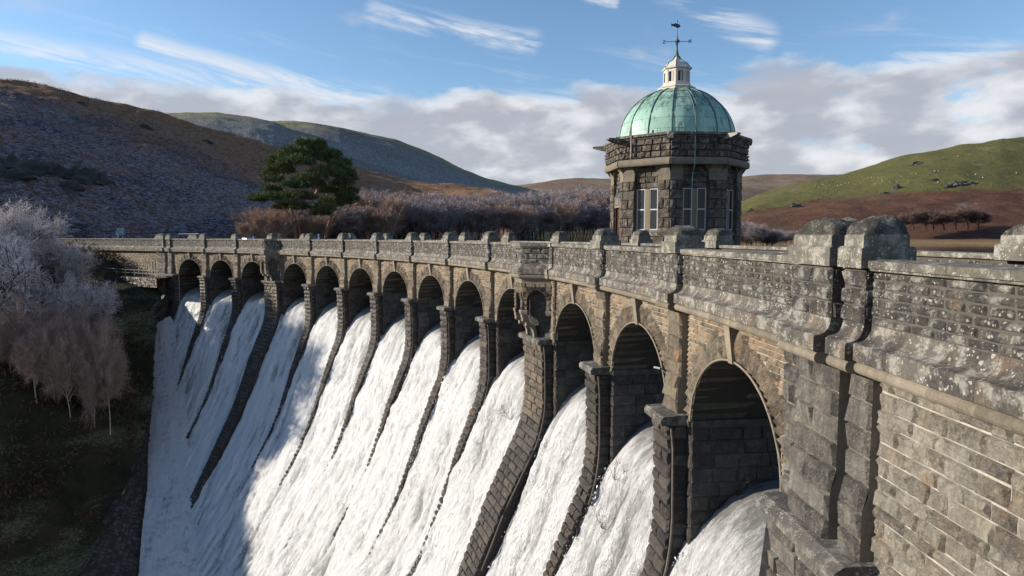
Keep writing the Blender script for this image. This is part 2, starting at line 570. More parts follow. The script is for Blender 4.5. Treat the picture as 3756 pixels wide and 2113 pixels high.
def leaf_mat(name, lo, hi, transl=.0, rough=.9):
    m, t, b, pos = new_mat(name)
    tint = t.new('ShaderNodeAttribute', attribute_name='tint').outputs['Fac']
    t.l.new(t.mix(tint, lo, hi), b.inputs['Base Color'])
    b.inputs['Roughness'].default_value = rough
    b.inputs['Specular IOR Level'].default_value = .15
    return m


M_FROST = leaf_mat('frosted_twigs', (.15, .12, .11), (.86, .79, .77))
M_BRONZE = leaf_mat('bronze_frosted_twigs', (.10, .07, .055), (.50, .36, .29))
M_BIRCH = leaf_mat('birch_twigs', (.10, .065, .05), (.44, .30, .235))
M_BIRCH2 = leaf_mat('grey_blue_twigs', (.10, .085, .085), (.38, .33, .335))
M_BARE = leaf_mat('bare_dark_twigs', (.04, .028, .024), (.19, .135, .11))
M_NEEDLE = leaf_mat('pine_needles', (.045, .065, .028), (.25, .29, .12))
M_BARK = simple_mat('dark_bark', (.045, .035, .028), .9, var=.4, scale=5)
M_BARKB = simple_mat('white_birch_bark', (.42, .36, .28), .9, var=.5, scale=1.5)
M_BARKP = simple_mat('orange_pine_bark', (.26, .13, .07), .9, var=.4, scale=3)
M_UNDER = leaf_mat('undergrowth_leaves', (.022, .016, .010), (.15, .095, .055))

# ------------------------------------------------------------------ stones
CAMV = np.array((0, 0, CAM_H))
POOL = []          # every stone: (kind, parent, material, verts, quads, tint, smooth)


def frust(v):
    """rough visible size of a stone in source pixels (0 when outside the frame)"""
    c = v.mean(0)
    d = c - CAMV
    cp, sp = math.cos(.0793), math.sin(.0793)
    zf = d[1] * cp - d[2] * sp
    if zf < .5:
        return 0
    up = d[2] * cp + d[1] * sp
    if abs(d[0] / zf) > .80 or abs(up / zf) > .46:
        return 0
    return float(np.linalg.norm(v.max(0) - v.min(0)) / zf)


def block(kind, parent, mat, M, a0, a1, b0, b1, depth=.04, gap=.008, bulge=.03, nx=4, ny=3, tint=None, rim=-.012, smooth=False, rs=RNG, dome=0.0):
    """one rock-faced stone on a surface M(a, b, d): pillow with a hammered face"""
    g = gap
    if a1 - a0 < 3 * g or b1 - b0 < 3 * g:
        return
    ea = min(.03 + .02 * rs.rand(), (a1 - a0) * .25)
    eb = min(.025 + .015 * rs.rand(), (b1 - b0) * .25)
    ia = np.linspace(a0 + g + ea, a1 - g - ea, nx - 1)
    ib = np.linspace(b0 + g + eb, b1 - g - eb, ny - 1)
    A = np.concatenate([[a0 + g], ia, [a1 - g]])
    B = np.concatenate([[b0 + g], ib, [b1 - g]])
    AA, BB = np.meshgrid(A, B)
    D = np.full(AA.shape, rim)
    inner = depth + bulge * (rs.rand(ny - 1, nx - 1) - .25)
    inner = inner + dome * np.outer(np.cos(np.linspace(-1.15, 1.15, ny - 1)), np.cos(np.linspace(-1.15, 1.15, nx - 1)))
    D[1:-1, 1:-1] = inner
    AA[1:-1, 1:-1] += (rs.rand(ny - 1, nx - 1) - .5) * ea * .8
    BB[1:-1, 1:-1] += (rs.rand(ny - 1, nx - 1) - .5) * eb * .8
    v = M(AA.ravel(), BB.ravel(), D.ravel())
    q = grid_quads(nx, ny)
    POOL.append([kind, parent, mat, v, q, rs.rand() if tint is None else tint, smooth])


def courses(kind, parent, mat, M, a0, a1, b0, b1, h, lmin, lmax, holes=None, hj=.12, tint_fn=None, **kw):
    """lay stones in courses on surface M over the rectangle; holes(b) -> list of (a_lo, a_hi) to leave open"""
    n = max(1, int(round((b1 - b0) / h)))
    hh = (b1 - b0) / n
    edges = b0 + hh * np.arange(n + 1)
    edges[1:-1] += (RNG.rand(n - 1) - .5) * hh * hj if n > 1 else 0
    for k in range(n):
        y0, y1 = edges[k], edges[k + 1]
        spans = [(a0, a1)]
        if holes:
            for lo, hi in holes((y0 + y1) / 2):
                out = []
                for p, q in spans:
                    if hi <= p or lo >= q:
                        out.append((p, q))
                    else:
                        if lo > p:
                            out.append((p, lo))
                        if hi < q:
                            out.append((hi, q))
                spans = out
        for p, q in spans:
            a = p
            while a < q - 1e-6:
                L = lmin + (lmax - lmin) * RNG.rand()
                j0, j1 = (RNG.rand(2) - .5) * hh * .09
                e = a + L
                if q - e < lmin * .6:
                    e = q
                block(kind, parent, mat, M, a, e, y0 + j0, y1 + j1, **kw)
                a = e


def prism(kind, parent, mat, prof, s0, s1, n=1, gap=.004, tint=None, mb=None, smooth=False):
    """closed profile (off, z) swept along the dam from s0 to s1, with end caps"""
    prof = np.asarray(prof, float)
    m = len(prof)
    ss = np.linspace(s0 + gap, s1 - gap, n + 1)
    V = np.concatenate([W(s, prof[:, 0], prof[:, 1]) for s in ss])
    Q = []
    for k in range(n):
        for i in range(m):
            j = (i + 1) % m
            Q.append((k * m + i, k * m + j, (k + 1) * m + j, (k + 1) * m + i))
    T = []
    for base, f in ((0, 0), (n * m, 1)):
        # strips across a profile listed front-to-back: fan from the last point (on the hidden side)
        for i in range(m - 2):
            T.append((base + m - 1, base + i, base + i + 1) if f else (base + m - 1, base + i + 1, base + i))
    tint = RNG.rand() if tint is None else tint
    if mb is not None:
        mb.add(V, Q, T, tint)
    else:
        POOL.append([kind, parent, mat, V, (np.array(Q), np.array(T)), tint, smooth])


# ------------------------------------------------------------------ the dam
Z_ARC = -5.28        # springing and pier cap level
A_W, A_H = 2.80, 2.44
ARCH = {}
for i in range(1, 14):
    ARCH[i] = (13 - i) * 7.6 + (2.307 if i <= 10 else 0) + (2.307 if i <= 3 else 0) - .3
ARCH[10] -= .35
PIER = {}
for i in range(1, 13):
    PIER[i] = ((ARCH[i] - A_W) + (ARCH[i + 1] + A_W)) / 2
WIDE = (3, 10)
S_NEAR0, S_FAR1 = -16.0, 99.4          # ends of the spillway part are at -2.9 and 98.6
OFF_PAR, OFF_COP, OFF_LEDGE = .20, .34, .50
PW = .54                               # half width of a pilaster
NEARPAIR = [(-6.40, -5.75, .13), (-5.55, -4.05, .24)]
FARPAIR = [(99.6, 100.6, .18), (101.2, 103.2, .18)]

dam = empty('dam', tuple(Wp(40, 0, -20)), label='curved grey stone masonry dam with thirteen arches pouring white water', category='dam')


def rel(o):
    """children built in world space under an Empty that is not at the origin"""
    p = o.parent
    if p is not None:
        M = Matrix.Identity(4)
        q = p
        while q is not None:
            M = q.matrix_basis.inverted() @ M if False else M
            q = q.parent
    return o


# keep it simple: parents carry identity rotation; world-space meshes get the inverse translation
def world_loc(o):
    v = Vector((0, 0, 0))
    while o is not None:
        v += o.location
        o = o.parent
    return v


def fix(o):
    if o.parent is not None:
        o.location = -world_loc(o.parent)
    return o


M_face = lambda off: (lambda a, b, d: W(a, off + d, b))
spandrels, parapets = [], []


def gather(name, mat, parent, fn, smooth=False, **props):
    mb = MB()
    fn(mb)
    return fix(mb.build(name, mat, parent, smooth, **props))


def core_sheet(mb, M, a, b):
    AA, BB = np.meshgrid(a, b)
    mb.add(M(AA.ravel(), BB.ravel(), np.zeros(AA.size)), grid_quads(len(a) - 1, len(b) - 1))


# --- bodies (mortar cores)
parapet = gather('parapet', M_MORTP, dam, lambda mb: (
    [prism(None, None, None, [(OFF_PAR, -.17), (OFF_PAR, -1.45), (-.40, -1.45), (-.40, -.13)], a, b, 4, 0, mb=mb)
     for a, b in zip(np.linspace(-17, 129, 40)[:-1], np.linspace(-17, 129, 40)[1:])]))
parapet['label'] = 'downstream parapet wall, dark and spotted with white lichen'
par_up = gather('parapet', M_MORTP, dam, lambda mb: (
    [prism(None, None, None, [(-5.05, -.13), (-5.05, -1.45), (-5.55, -1.45), (-5.55, -.13)], a, b, 4, 0, mb=mb)
     for a, b in zip(np.linspace(-17, 129, 40)[:-1], np.linspace(-17, 129, 40)[1:])]))
par_up['label'] = 'upstream parapet wall'

# --- front wall sheet with the arch openings cut out
ZTOP = -1.60


def arch_half(z, grow=0.0):
    """half width of the opening at height z (grow = thickness of the ring outside it)"""
    a, h = A_W + grow, A_H + grow
    t = (z - Z_ARC) / h
    if t >= 1:
        return None
    return a if t <= 0 else a * math.sqrt(1 - t * t)


def wall_sheet(mb):
    th = np.linspace(0, math.pi, 25)
    for i in range(1, 14):
        c = ARCH[i]
        lo = (PIER[i] if i < 13 else -2.95)
        hi = (PIER[i - 1] if i > 1 else 98.7)
        ring = np.stack([c + A_W * np.cos(th), Z_ARC + A_H * np.sin(th)], -1)
        outer = np.stack([np.where(np.cos(th) > 0, np.minimum(hi, c + (hi - c) * np.cos(th) * 1.9), np.maximum(lo, c + (c - lo) * np.cos(th) * 1.9)),
                          np.minimum(ZTOP, Z_ARC + (ZTOP - Z_ARC) * np.sin(th) * 2.2)], -1)
        P = np.concatenate([ring, outer])
        mb.add(W(P[:, 0], -.02, P[:, 1]), grid_quads(24, 1))
        # jambs below the springing out to the pier middle
        for a, b in ((c + A_W, hi), (lo, c - A_W)):
            mb.add(W([a, b, b, a], -.02, [-9.5, -9.5, Z_ARC, Z_ARC]), [(0, 1, 2, 3)])


spandrel = gather('spandrel_wall', M_MORT, dam, wall_sheet)
wing_near = gather('wing_wall', M_MORT, dam, lambda mb: core_sheet(mb, M_face(-.02), np.linspace(-17, -2.85, 20), np.linspace(-12, ZTOP, 3)))
wing_near['label'] = 'near wing wall of squared rough stones with white mortar joints'
wing_far = gather('wing_wall', M_MORT, dam, lambda mb: core_sheet(mb, M_face(-.02), np.linspace(98.6, 129, 30), np.linspace(-12, ZTOP, 3)))
wing_far['label'] = 'far wing wall running into the shaded bank'
road = gather('road', M_ROAD, None, lambda mb: core_sheet(mb, lambda a, b, d: W(a, b, -1.25), np.linspace(-17, 129, 140), np.array([-5.05, -.4])), kind='structure')

# --- spandrel stones in thin courses
for i in range(1, 14):
    c = ARCH[i]
    lo = (PIER[i] + PW - .02 if i < 13 else -2.95)
    hi = (PIER[i - 1] - PW + .02 if i > 1 else 98.7)
    if i - 1 in WIDE:
        hi = PIER[i - 1] - 1.66
    if i in WIDE:
        lo = PIER[i] + 1.66
    if i == 13:
        lo = -4.05

    def holes(b, c=c):
        hw = arch_half(b, .62)
        return [(c - hw, c + hw)] if hw else []
    far = i < 8
    courses('stone', spandrel, M_WALL, M_face(0), lo, hi, Z_ARC, -1.93, .15 if not far else .19, .28, .75, holes,
            depth=.025, bulge=.035, nx=4 if not far else 3, ny=2, gap=.007, hj=.25)
    # voussoirs: thin radial stones of uneven length
    nv = 37 if i > 3 else 31
    th = np.linspace(0, math.pi, nv + 1)
    for k in range(nv):
        if abs((th[k] + th[k + 1]) / 2 - math.pi / 2) < .06:
            continue
        L = .58 + .26 * RNG.rand()

        def MV(a, b, d, c=c):
            # a along the ring (angle), b outward
            nrm = 1.0
            return W(c + (A_W + b) * np.cos(a), d, Z_ARC + (A_H + b) * np.sin(a))
        block('voussoir', spandrel, M_VOUS, MV, th[k], th[k + 1], 0, L, depth=.05, bulge=.11, gap=.0035, nx=2, ny=5 if i > 6 else 4)
    # keystone: a plain tapering slab leaning out under the roll moulding
    kz = Z_ARC + A_H
    V = []
    for z, o1, hw in ((-1.90, .27, .19), (kz - .06, .13, .13)):
        V += [(c - hw, -.0, z), (c + hw, -.0, z), (c + hw, o1, z), (c - hw, o1, z)]
    V = np.array(V)
    POOL.append(['keystone', spandrel, M_DRESS, W(V[:, 0], V[:, 1], V[:, 2]), (np.array([(0, 4, 7, 3), (3, 7, 6, 2), (2, 6, 5, 1), (4, 5, 6, 7)]), np.zeros((0, 3), int)), .75, False])

    # slim smooth arris round the edge of the opening
    mb = MB()
    tt = np.linspace(0.02, math.pi - .02, 28)
    tube(mb, W(c + (A_W - .01) * np.cos(tt), .07, Z_ARC + (A_H - .01) * np.sin(tt)), .035, 5, .8, cap=False)
    fix(mb.build('arris_moulding', M_DRESS, spandrel, True))
    # the barrel behind the ring: soffit courses running back into the dam
    def MS(a, b, d, c=c):
        return W(c + (A_W - d) * np.cos(b), -a, Z_ARC + (A_H - d) * np.sin(b))
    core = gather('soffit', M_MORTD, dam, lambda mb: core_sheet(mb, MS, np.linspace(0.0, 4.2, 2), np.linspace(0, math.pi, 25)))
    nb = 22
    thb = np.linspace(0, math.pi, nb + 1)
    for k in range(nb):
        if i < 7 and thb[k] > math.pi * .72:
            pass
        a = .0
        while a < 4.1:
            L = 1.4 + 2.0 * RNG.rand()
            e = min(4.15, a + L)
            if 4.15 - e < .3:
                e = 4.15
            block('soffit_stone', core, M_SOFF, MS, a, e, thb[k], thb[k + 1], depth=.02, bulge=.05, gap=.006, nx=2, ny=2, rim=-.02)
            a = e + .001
    # added wall keeping far bays dark above the water, and the chamber floor
    if i > 6:
        continue
    bw = gather('added_back_wall', M_SIDE, dam, lambda mb: mb.add(W([c - 3, c + 3, c + 3, c - 3], -4.2, [-7.6, -7.6, -2.4, -2.4]), [(0, 1, 2, 3)]))
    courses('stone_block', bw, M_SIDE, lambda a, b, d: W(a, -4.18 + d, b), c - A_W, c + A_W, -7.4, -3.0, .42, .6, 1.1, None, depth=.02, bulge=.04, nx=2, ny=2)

# profile of the pier fronts and of the water sheets (off, z)
PF = np.array([(.50, -5.40), (.42, -6.2), (.40, -8.4), (.44, -9.2), (.56, -10.0), (.80, -10.9), (1.18, -11.7), (1.72, -12.9), (2.5, -14.6), (3.05, -16), (3.6, -17.3), (4.5, -19.4), (5.4, -21.2),
               (6.9, -23.7), (8.4, -26), (10.2, -28.7), (13, -33), (16, -37.2), (18, -40)])
WF = np.array([(-4.3, -7.06), (-3.6, -7.08), (-3.0, -7.13), (-2.3, -7.26), (-1.8, -7.42), (-1.26, -7.72), (-.8, -8.10), (-.42, -8.55), (-.06, -9.1), (.28, -9.8), (.62, -10.6), (1.02, -11.5), (1.55, -12.7), (2.3, -14.45), (2.92, -15.9),
               (3.5, -17.25), (4.42, -19.35), (5.35, -21.2), (6.85, -23.7), (8.35, -26), (10.15, -28.7), (12.95, -33), (15.95, -37.2), (17.95, -40)])


def prof_fn(P, extra=None):
    P = np.asarray(P, float)
    seg = np.linalg.norm(np.diff(P, axis=0), axis=1)
    L = np.concatenate([[0], np.cumsum(seg)])
    T = np.gradient(P, axis=0)
    N = np.stack([-T[:, 1], T[:, 0]], -1)
    N /= np.linalg.norm(N, axis=1)[:, None]

    def f(b, d):
        o = np.interp(b, L, P[:, 0]) + np.interp(b, L, N[:, 0]) * d
        z = np.interp(b, L, P[:, 1]) + np.interp(b, L, N[:, 1]) * d
        return o, z
    return f, L[-1], L


pf, pL, pLs = prof_fn(PF)


def build_pier(idx, c, hw, wide, jl):
    mat = M_PIERW if wide else M_PIER
    ex = .42 if wide else 0.0
    zend = -31 if wide else -25
    bmax = float(np.interp(-zend, -PF[:, 1], pLs))

    # front surface offset: wide piers stay proud, thin ones sink into the water
    def sink(b):
        z = np.interp(b, pLs, PF[:, 1])
        if wide:
            return .10 + .30 * np.clip((-z - 9) / 6, 0, 1) - .45 * np.clip((-z - 24) / 6, 0, 1)
        return .12 - .24 * np.clip((-z - 12.5) / 9, 0, 1)
    taper = lambda b: 1 - .45 * np.clip((-np.interp(b, pLs, PF[:, 1]) - 12) / 15, 0, 1) if wide else 1 - .72 * np.clip((-np.interp(b, pLs, PF[:, 1]) - 10.5) / 8, 0, 1)

    def MF(a, b, d):
        o, z = pf(b, np.asarray(d) + sink(b))
        return W(c + (np.asarray(a) - c) * taper(b), o, z)
    core = gather('pier', M_MORTD, dam, lambda mb: (
        core_sheet(mb, lambda a, b, d: MF(a, b, np.asarray(d) - .02), np.array([c - hw, c + hw]), np.linspace(0, bmax, 40)),
        [mb.add(np.concatenate([W(c + sg * hw, *pf(bb, sink(bb))) if True else 0 for bb in np.linspace(0, bmax, 30)] and
                               [np.atleast_2d(W(c + sg * hw * taper(bb), *pf(bb, sink(bb)))) for bb in np.linspace(0, bmax, 30)] +
                               [np.atleast_2d(W(c + sg * hw, -.3, float(pf(bb, 0.0)[1]))) for bb in np.linspace(0, bmax, 30)]),
                [(k, k + 1, 30 + k + 1, 30 + k) if sg < 0 else (k + 1, k, 30 + k, 30 + k + 1) for k in range(29)]) for sg in (-1, 1)]))
    if wide:
        core['label'] = 'wide pier with orange lichen below the refuge'
    # front stones: deep rounded rock-faced courses
    n = int(bmax / .44)
    bb = np.linspace(0, bmax, n + 1)
    for k in range(n):
        if wide:
            cuts = sorted([c - hw, c + hw] + list(c + (np.array([-.33, .33]) + (RNG.rand(2) - .5) * .3 + (.18 if k % 2 else -.18)) * hw))
        else:
            cuts = [c - hw, c + hw] if k % 2 else [c - hw, c + (RNG.rand() - .5) * .3, c + hw]
        for a, e in zip(cuts[:-1], cuts[1:]):
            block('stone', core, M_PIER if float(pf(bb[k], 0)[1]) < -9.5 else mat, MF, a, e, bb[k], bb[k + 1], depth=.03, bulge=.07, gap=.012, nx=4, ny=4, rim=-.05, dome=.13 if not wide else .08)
    # side facing the camera (lower s): big wet courses from the corner back into the bay
    for sg in (-1, 1):
        for part in (0, 1):
            zz = -5.42
            sface = c + sg * (hw if part == 0 else jl)
            while zz > -12.2:
                z1 = zz - .44
                zm = -(zz + z1) / 2
                o_front = float(np.interp(zm, -PF[:, 1], PF[:, 0])) + .03
                o_water = max(-4.2, float(np.interp(zm, -WF[:, 1], WF[:, 0])) - .5 if zz < -7.4 else -4.2)
                a, end = (o_front, max(0.0, o_water)) if part == 0 else (0.0, o_water)
                while a > end + .05:
                    L = .55 + .55 * RNG.rand()
                    e = max(end, a - L)
                    if e - end < .25:
                        e = end
                    if sg < 0 or idx < 6:
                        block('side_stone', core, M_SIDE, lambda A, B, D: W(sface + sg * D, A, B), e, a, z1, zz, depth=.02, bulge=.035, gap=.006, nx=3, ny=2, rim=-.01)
                    a = e
                zz = z1
        # the bay side of the pier behind the wall face, and the narrow return beside the nose
        mbs = MB()
        mbs.add(W([c + sg * (jl - .02)] * 4, [0, -4.3, -4.3, 0], [-5.28, -5.28, -12.4, -12.4]), [(0, 1, 2, 3)])
        fix(mbs.build('bay_side', M_MORTD, core))
        lo_, hi_ = sorted((c + sg * hw, c + sg * jl))
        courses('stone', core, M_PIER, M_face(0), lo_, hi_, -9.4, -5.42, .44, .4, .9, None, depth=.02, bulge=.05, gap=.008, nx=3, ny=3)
    # smooth arris strip running down each front corner
    bs = np.linspace(.05, bmax * (.45 if wide else .27), 26)
    pts = []
    for b in bs:
        o, z = pf(b, sink(b) - .02)
        pts.append(W(c - hw - .035, o - .05, z).ravel())
    mb = MB()
    tube(mb, np.array(pts), .045, 6, .3)
    fix(mb.build('arris_moulding', M_SLATEST, core, True))
    # cap slab with weathered top
    L = hw + .10
    for s0, s1 in ([(c - L, c + .1), (c + .1, c + L)] if wide else [(c - L, c + L)]):
        prism('cap_stone', core, M_CAPST, [(.86, -5.42), (.90, -5.36), (.90, -5.22), (.82, -5.14), (-.0, -5.10), (-.6, -5.12), (-.6, -5.42)], s0, s1, 1, .004, .4)
    # the slab returns along the springing line inside both bays
    for sg in (-1, 1):
        s0, s1 = (c - jl - .09, c - jl + .03) if sg < 0 else (c + jl - .03, c + jl + .09)
        prism('cap_stone', core, M_SIDE, [(.02, -5.42), (.02, -5.20), (-4.18, -5.20), (-4.18, -5.42)], s0, s1, 1, .001, .5)
        lo_, hi_ = sorted((c + sg * L, c + sg * (jl - .02)))
        prism('cap_stone', core, M_CAPST, [(.10, -5.42), (.12, -5.22), (-.1, -5.16), (-.1, -5.42)], lo_, hi_, 1, .003, .5)
    return core


M_SLATEST = stone_mat('arris_stone', (.05, .045, .04), (.14, .12, .10), (.22, .19, .15), black=.3, bump=.01)
M_CAPST = stone_mat('cap_stone', (.03, .028, .026), (.09, .082, .072), (.20, .18, .15), lichen=.5, orange=.3, black=.4, bump=.02)
piers = {}
for i in range(1, 13):
    jl = (ARCH[i] - A_W - (ARCH[i + 1] + A_W)) / 2
    piers[i] = build_pier(i, PIER[i], .68 if i not in WIDE else 1.52, i in WIDE, jl)

# --- pilasters up the wall with their heads on the parapet
def pilaster(c, hw, p, head=True, z0=-5.12, big=False):
    """wall strip below the ledge, parapet strip above it, coping block and rough domed head"""
    grp = empty('pilaster', (0, 0, 0), dam)
    fix(grp)
    grp.location = -world_loc(dam)
    # below the ledge
    def MP(a, b, d):
        return W(a, p + .0 + .10 * np.clip((-4.0 - np.asarray(b)) / .25, 0, 1) + d, b)
    core = MB()
    for sg in (-1, 1):
        zz = np.array([z0, -4.25, -4.0, -1.9])
        of = np.array([p + .10, p + .10, p, p])
        V = np.concatenate([W(c + sg * hw, of, zz), W(c + sg * hw, -.02, zz)])
        core.add(V, [(k, k + 1, 5 + k, 4 + k) if sg > 0 else (k + 1, k, 4 + k, 5 + k) for k in range(3)], tint=.6)
    core_sheet(core, lambda a, b, d: MP(a, b, -.005), np.array([c - hw, c + hw]), np.array([z0, -4.25, -4.0, -1.9]))
    core.build('shaft', M_DRESS, grp)
    n = int(round((-1.93 - z0) / (.42 if not big else .50)))
    zz = np.linspace(z0, -1.93, n + 1)
    for k in range(n):
        cuts = [c - hw, c + hw] if hw < .6 or k % 2 else [c - hw, c + (RNG.rand() - .5) * .4, c + hw]
        for a, e in zip(cuts[:-1], cuts[1:]):
            block('quoin', grp, M_VOUS if not big else M_PIERN, MP, a, e, zz[k], zz[k + 1], depth=.05, bulge=.10, gap=.006, nx=4, ny=3, rim=-.005)
    # ledge, roll and curved foot repeat, stepped out by p
    ledge_piece('ledge_stone', grp, c - hw, c + hw, p, True)
    # above
    V = []
    mb = MB()
    prism(None, None, None, [(OFF_PAR + p, -.16), (OFF_PAR + p, -1.06), (-.3, -1.06), (-.3, -.16)], c - hw + .02, c + hw - .02, 1, 0, mb=mb)
    mb.build('upper_shaft', M_MORTP, grp)
    zz = np.linspace(-1.06, -.17, 4)
    for k in range(3):
        cuts = [c - hw, c + hw] if hw < .6 or k % 2 else [c - hw, c + (RNG.rand() - .5) * .4, c + hw]
        for a, e in zip(cuts[:-1], cuts[1:]):
            block('stone', grp, M_PAR, lambda A, B, D: W(A, OFF_PAR + p + D, B), a, e, zz[k], zz[k + 1], depth=.03, bulge=.06, gap=.005, nx=4, ny=4)
        block('stone', grp, M_PAR, lambda A, B, D: W(c - hw + .02 - D, A, B), -.2, OFF_PAR + p, zz[k], zz[k + 1], depth=.02, bulge=.05, gap=.005, nx=3, ny=3)
        block('stone', grp, M_PAR, lambda A, B, D: W(c + hw - .02 + D, A, B), -.2, OFF_PAR + p, zz[k], zz[k + 1], depth=.02, bulge=.05, gap=.005, nx=3, ny=3)
    if head:
        heads(grp, c, hw, OFF_COP + p * .8, -.46, big)
    return grp


def heads(grp, c, hw, o1, o0, big=False, zs=1.0):
    """stepped block with a rounded, weathered top"""
    k = 1.0
    prism('head_block', grp, M_COP, [(o1, -.13), (o1, .19), (o1 - .05, .225), (o0 + .05, .225), (o0, .19), (o0, -.13)], c - hw - .05, c + hw + .05, 2, 0, .5)
    prism('head_block', grp, M_COP, [(o1 - .07, .226), (o1 - .07, .40), (o1 - .10, .425), (o0 + .10, .425), (o0 + .07, .40), (o0 + .07, .226)], c - hw + .03, c + hw - .03, 2, 0, .6)
    # rough dome
    nu, nv = (34, 22) if big else (18, 11)
    u = np.linspace(-1, 1, nu + 1)
    v = np.linspace(-1, 1, nv + 1)
    U, V_ = np.meshgrid(u, v)
    sq = lambda x, pw: np.sign(x) * np.abs(x) ** pw
    hwd = hw - .02
    ssv = c + hwd * .97 * sq(U, .85)
    oc, oh = (o1 + o0) / 2, (o1 - o0) / 2 - .09
    off = oc + oh * sq(V_, .8)
    H = np.clip(1 - np.abs(U) ** 2.6, 0, 1) ** .6 * np.clip(1 - np.abs(V_) ** 4, 0, 1) ** .5
    z = .426 + .29 * H
    nn = fbm(ssv * 5 + c * 3, off * 5, 5, .6) * .075
    inner = (np.abs(U) < .99) & (np.abs(V_) < .99)
    z = z + np.where(inner, nn, 0)
    off = off + np.where(inner, fbm(z * 7 + 5, ssv * 7 + c, 3) * .06, 0)
    vv = W(ssv.ravel(), off.ravel(), z.ravel())
    POOL.append(['domed_top', grp, M_PARD, vv, (grid_quads(nu, nv), np.zeros((0, 3), int)), .5, True])


M_PARD = stone_mat('weathered_head_stone', (.022, .021, .017), (.085, .078, .058), (.20, .185, .145), lichen=.5, moss=.6, black=.3, bump=.07)
M_PIERN = stone_mat('abutment_quoin', (.05, .046, .042), (.165, .148, .125), (.33, .30, .25), lichen=.25, black=.35, orange=.1, bump=.06)

FOOT = [(OFF_PAR, -1.06), (OFF_PAR + .015, -1.16), (OFF_PAR + .05, -1.24), (OFF_PAR + .11, -1.305), (OFF_PAR + .20, -1.345), (OFF_LEDGE - .02, -1.36), (OFF_LEDGE, -1.375), (OFF_LEDGE, -1.64), (OFF_LEDGE - .04, -1.66)]
ROLL = [(OFF_LEDGE - .10 + .10 * math.cos(t) - .02, -1.765 + .105 * math.sin(t)) for t in np.linspace(1.45, -1.57, 8)]
ROLL += [(.20, -1.885), (.10, -1.895), (.06, -1.93)]


def ledge_piece(kind, parent, s0, s1, p=0.0, pil=False):
    prof = [(-.1, -1.06)] + [(o + p, z) for o, z in FOOT] + [(-.1, -1.661)]
    n = max(1, int((s1 - s0) / .8))
    g = .0 if pil else .003
    prism(kind, parent, M_LEDGE, prof, s0, s1, n, g)
    prof = [(o + p, z) for o, z in ROLL] + [(-.1, -1.93), (-.1, -1.662), (.4 + p, -1.662)]
    # the roll is one long moulding stone
    pr = [(o + p, z) for o, z in ROLL] + [(-.1, -1.931), (-.1, -1.663)]
    prism('roll_moulding', parent, M_DRESS, pr, s0, s1, n, .002)


def run(s0, s1, p=0.0):
    """one length of parapet between pilasters"""
    L = s1 - s0
    n = max(1, int(round(L / 1.05)))
    xs = np.linspace(s0, s1, n + 1)
    xs[1:-1] += (RNG.rand(n - 1) - .5) * .3 if n > 1 else 0
    for a, b in zip(xs[:-1], xs[1:]):
        prism('coping_stone', parapet, M_COP, [(OFF_COP, -.005), (OFF_COP, -.125), (OFF_COP - .03, -.130), (-.46, -.130), (-.46, -.005), (-.2, .015), (.15, .015)], a, b, 1, .003)
        prism('coping_fillet', parapet, M_COP, [(OFF_COP - .035, -.131), (OFF_COP - .035, -.165), (OFF_COP - .08, -.178), (.1, -.178), (.1, -.131)], a, b, 1, .002)
    n = max(1, int(round(L / .9)))
    xs = np.linspace(s0, s1, n + 1)
    for a, b in zip(xs[:-1], xs[1:]):
        ledge_piece('ledge_stone', parapet, a, b)
    near = s0 < 40
    courses('stone', parapet, M_PAR, M_face(OFF_PAR), s0, s1, -1.06, -.18, .147, .28, .62, None, depth=.02, bulge=.032, nx=4 if near else 3, ny=3 if near else 2, gap=.006)


# runs between the pilasters and the refuges
stops = sorted([(PIER[i] - PW, PIER[i] + PW) for i in PIER if i not in WIDE] + [(PIER[i] - 2.15, PIER[i] + 2.15) for i in WIDE] +
               [(a, b) for a, b, p in NEARPAIR] + [(a, b) for a, b, p in FARPAIR])
prev = -16.5
for a, b in stops:
    if a - prev > .05:
        run(prev, a)
    prev = b
run(prev, 128.5)
for i in PIER:
    if i not in WIDE:
        pilaster(PIER[i], PW, .19)
for (a, b, p) in NEARPAIR:
    pilaster((a + b) / 2, (b - a) / 2, p, z0=-5.2, big=True)
for (a, b, p) in FARPAIR:
    pilaster((a + b) / 2, (b - a) / 2, p, z0=-9.0, big=True)
# plain strips between the pair members and up to the first arch
for s0, s1 in ((-4.05, -3.0),):
    courses('quoin', wing_near, M_PIERN, M_face(0), s0, s1 + .12, -7.5, Z_ARC, .42, .5, 1.1, None, depth=.04, bulge=.10, nx=4, ny=3)

# upstream parapet: coping and heads seen over the road
xs = np.arange(-16.5, 128.5, 1.25)
for a, b in zip(xs[:-1], xs[1:]):
    prism('coping_stone', par_up, M_COP, [(-4.95, -.125), (-4.95, -.005), (-5.2, .012), (-5.65, -.005), (-5.65, -.125)], a, b, 1, .003)
    if a < 40:
        courses('stone', par_up, M_PAR, lambda A, B, D: W(A, -5.05 + D, B), a, b, -1.2, -.14, .2, .5, .65, None, depth=.015, bulge=.02, nx=2, ny=2)
for i in PIER:
    if i in WIDE:
        continue
    g = empty('pilaster', (0, 0, 0), dam)
    g.location = -world_loc(dam)
    heads(g, PIER[i], PW, -4.82, -5.72)
for c, hw in ((-4.2, .35), (100.1, .5), (102.2, 1.0)):
    if hw:
        g = empty('pilaster', (0, 0, 0), dam)
        g.location = -world_loc(dam)
        heads(g, c - .6 if c < 0 else c, hw, -4.82, -5.72, big=c < 0)
# the head of the big upstream block at the right edge of the picture
g = empty('pilaster', (0, 0, 0), dam)
g.location = -world_loc(dam)
heads(g, -3.6, .75, -4.75, -5.75, big=True)

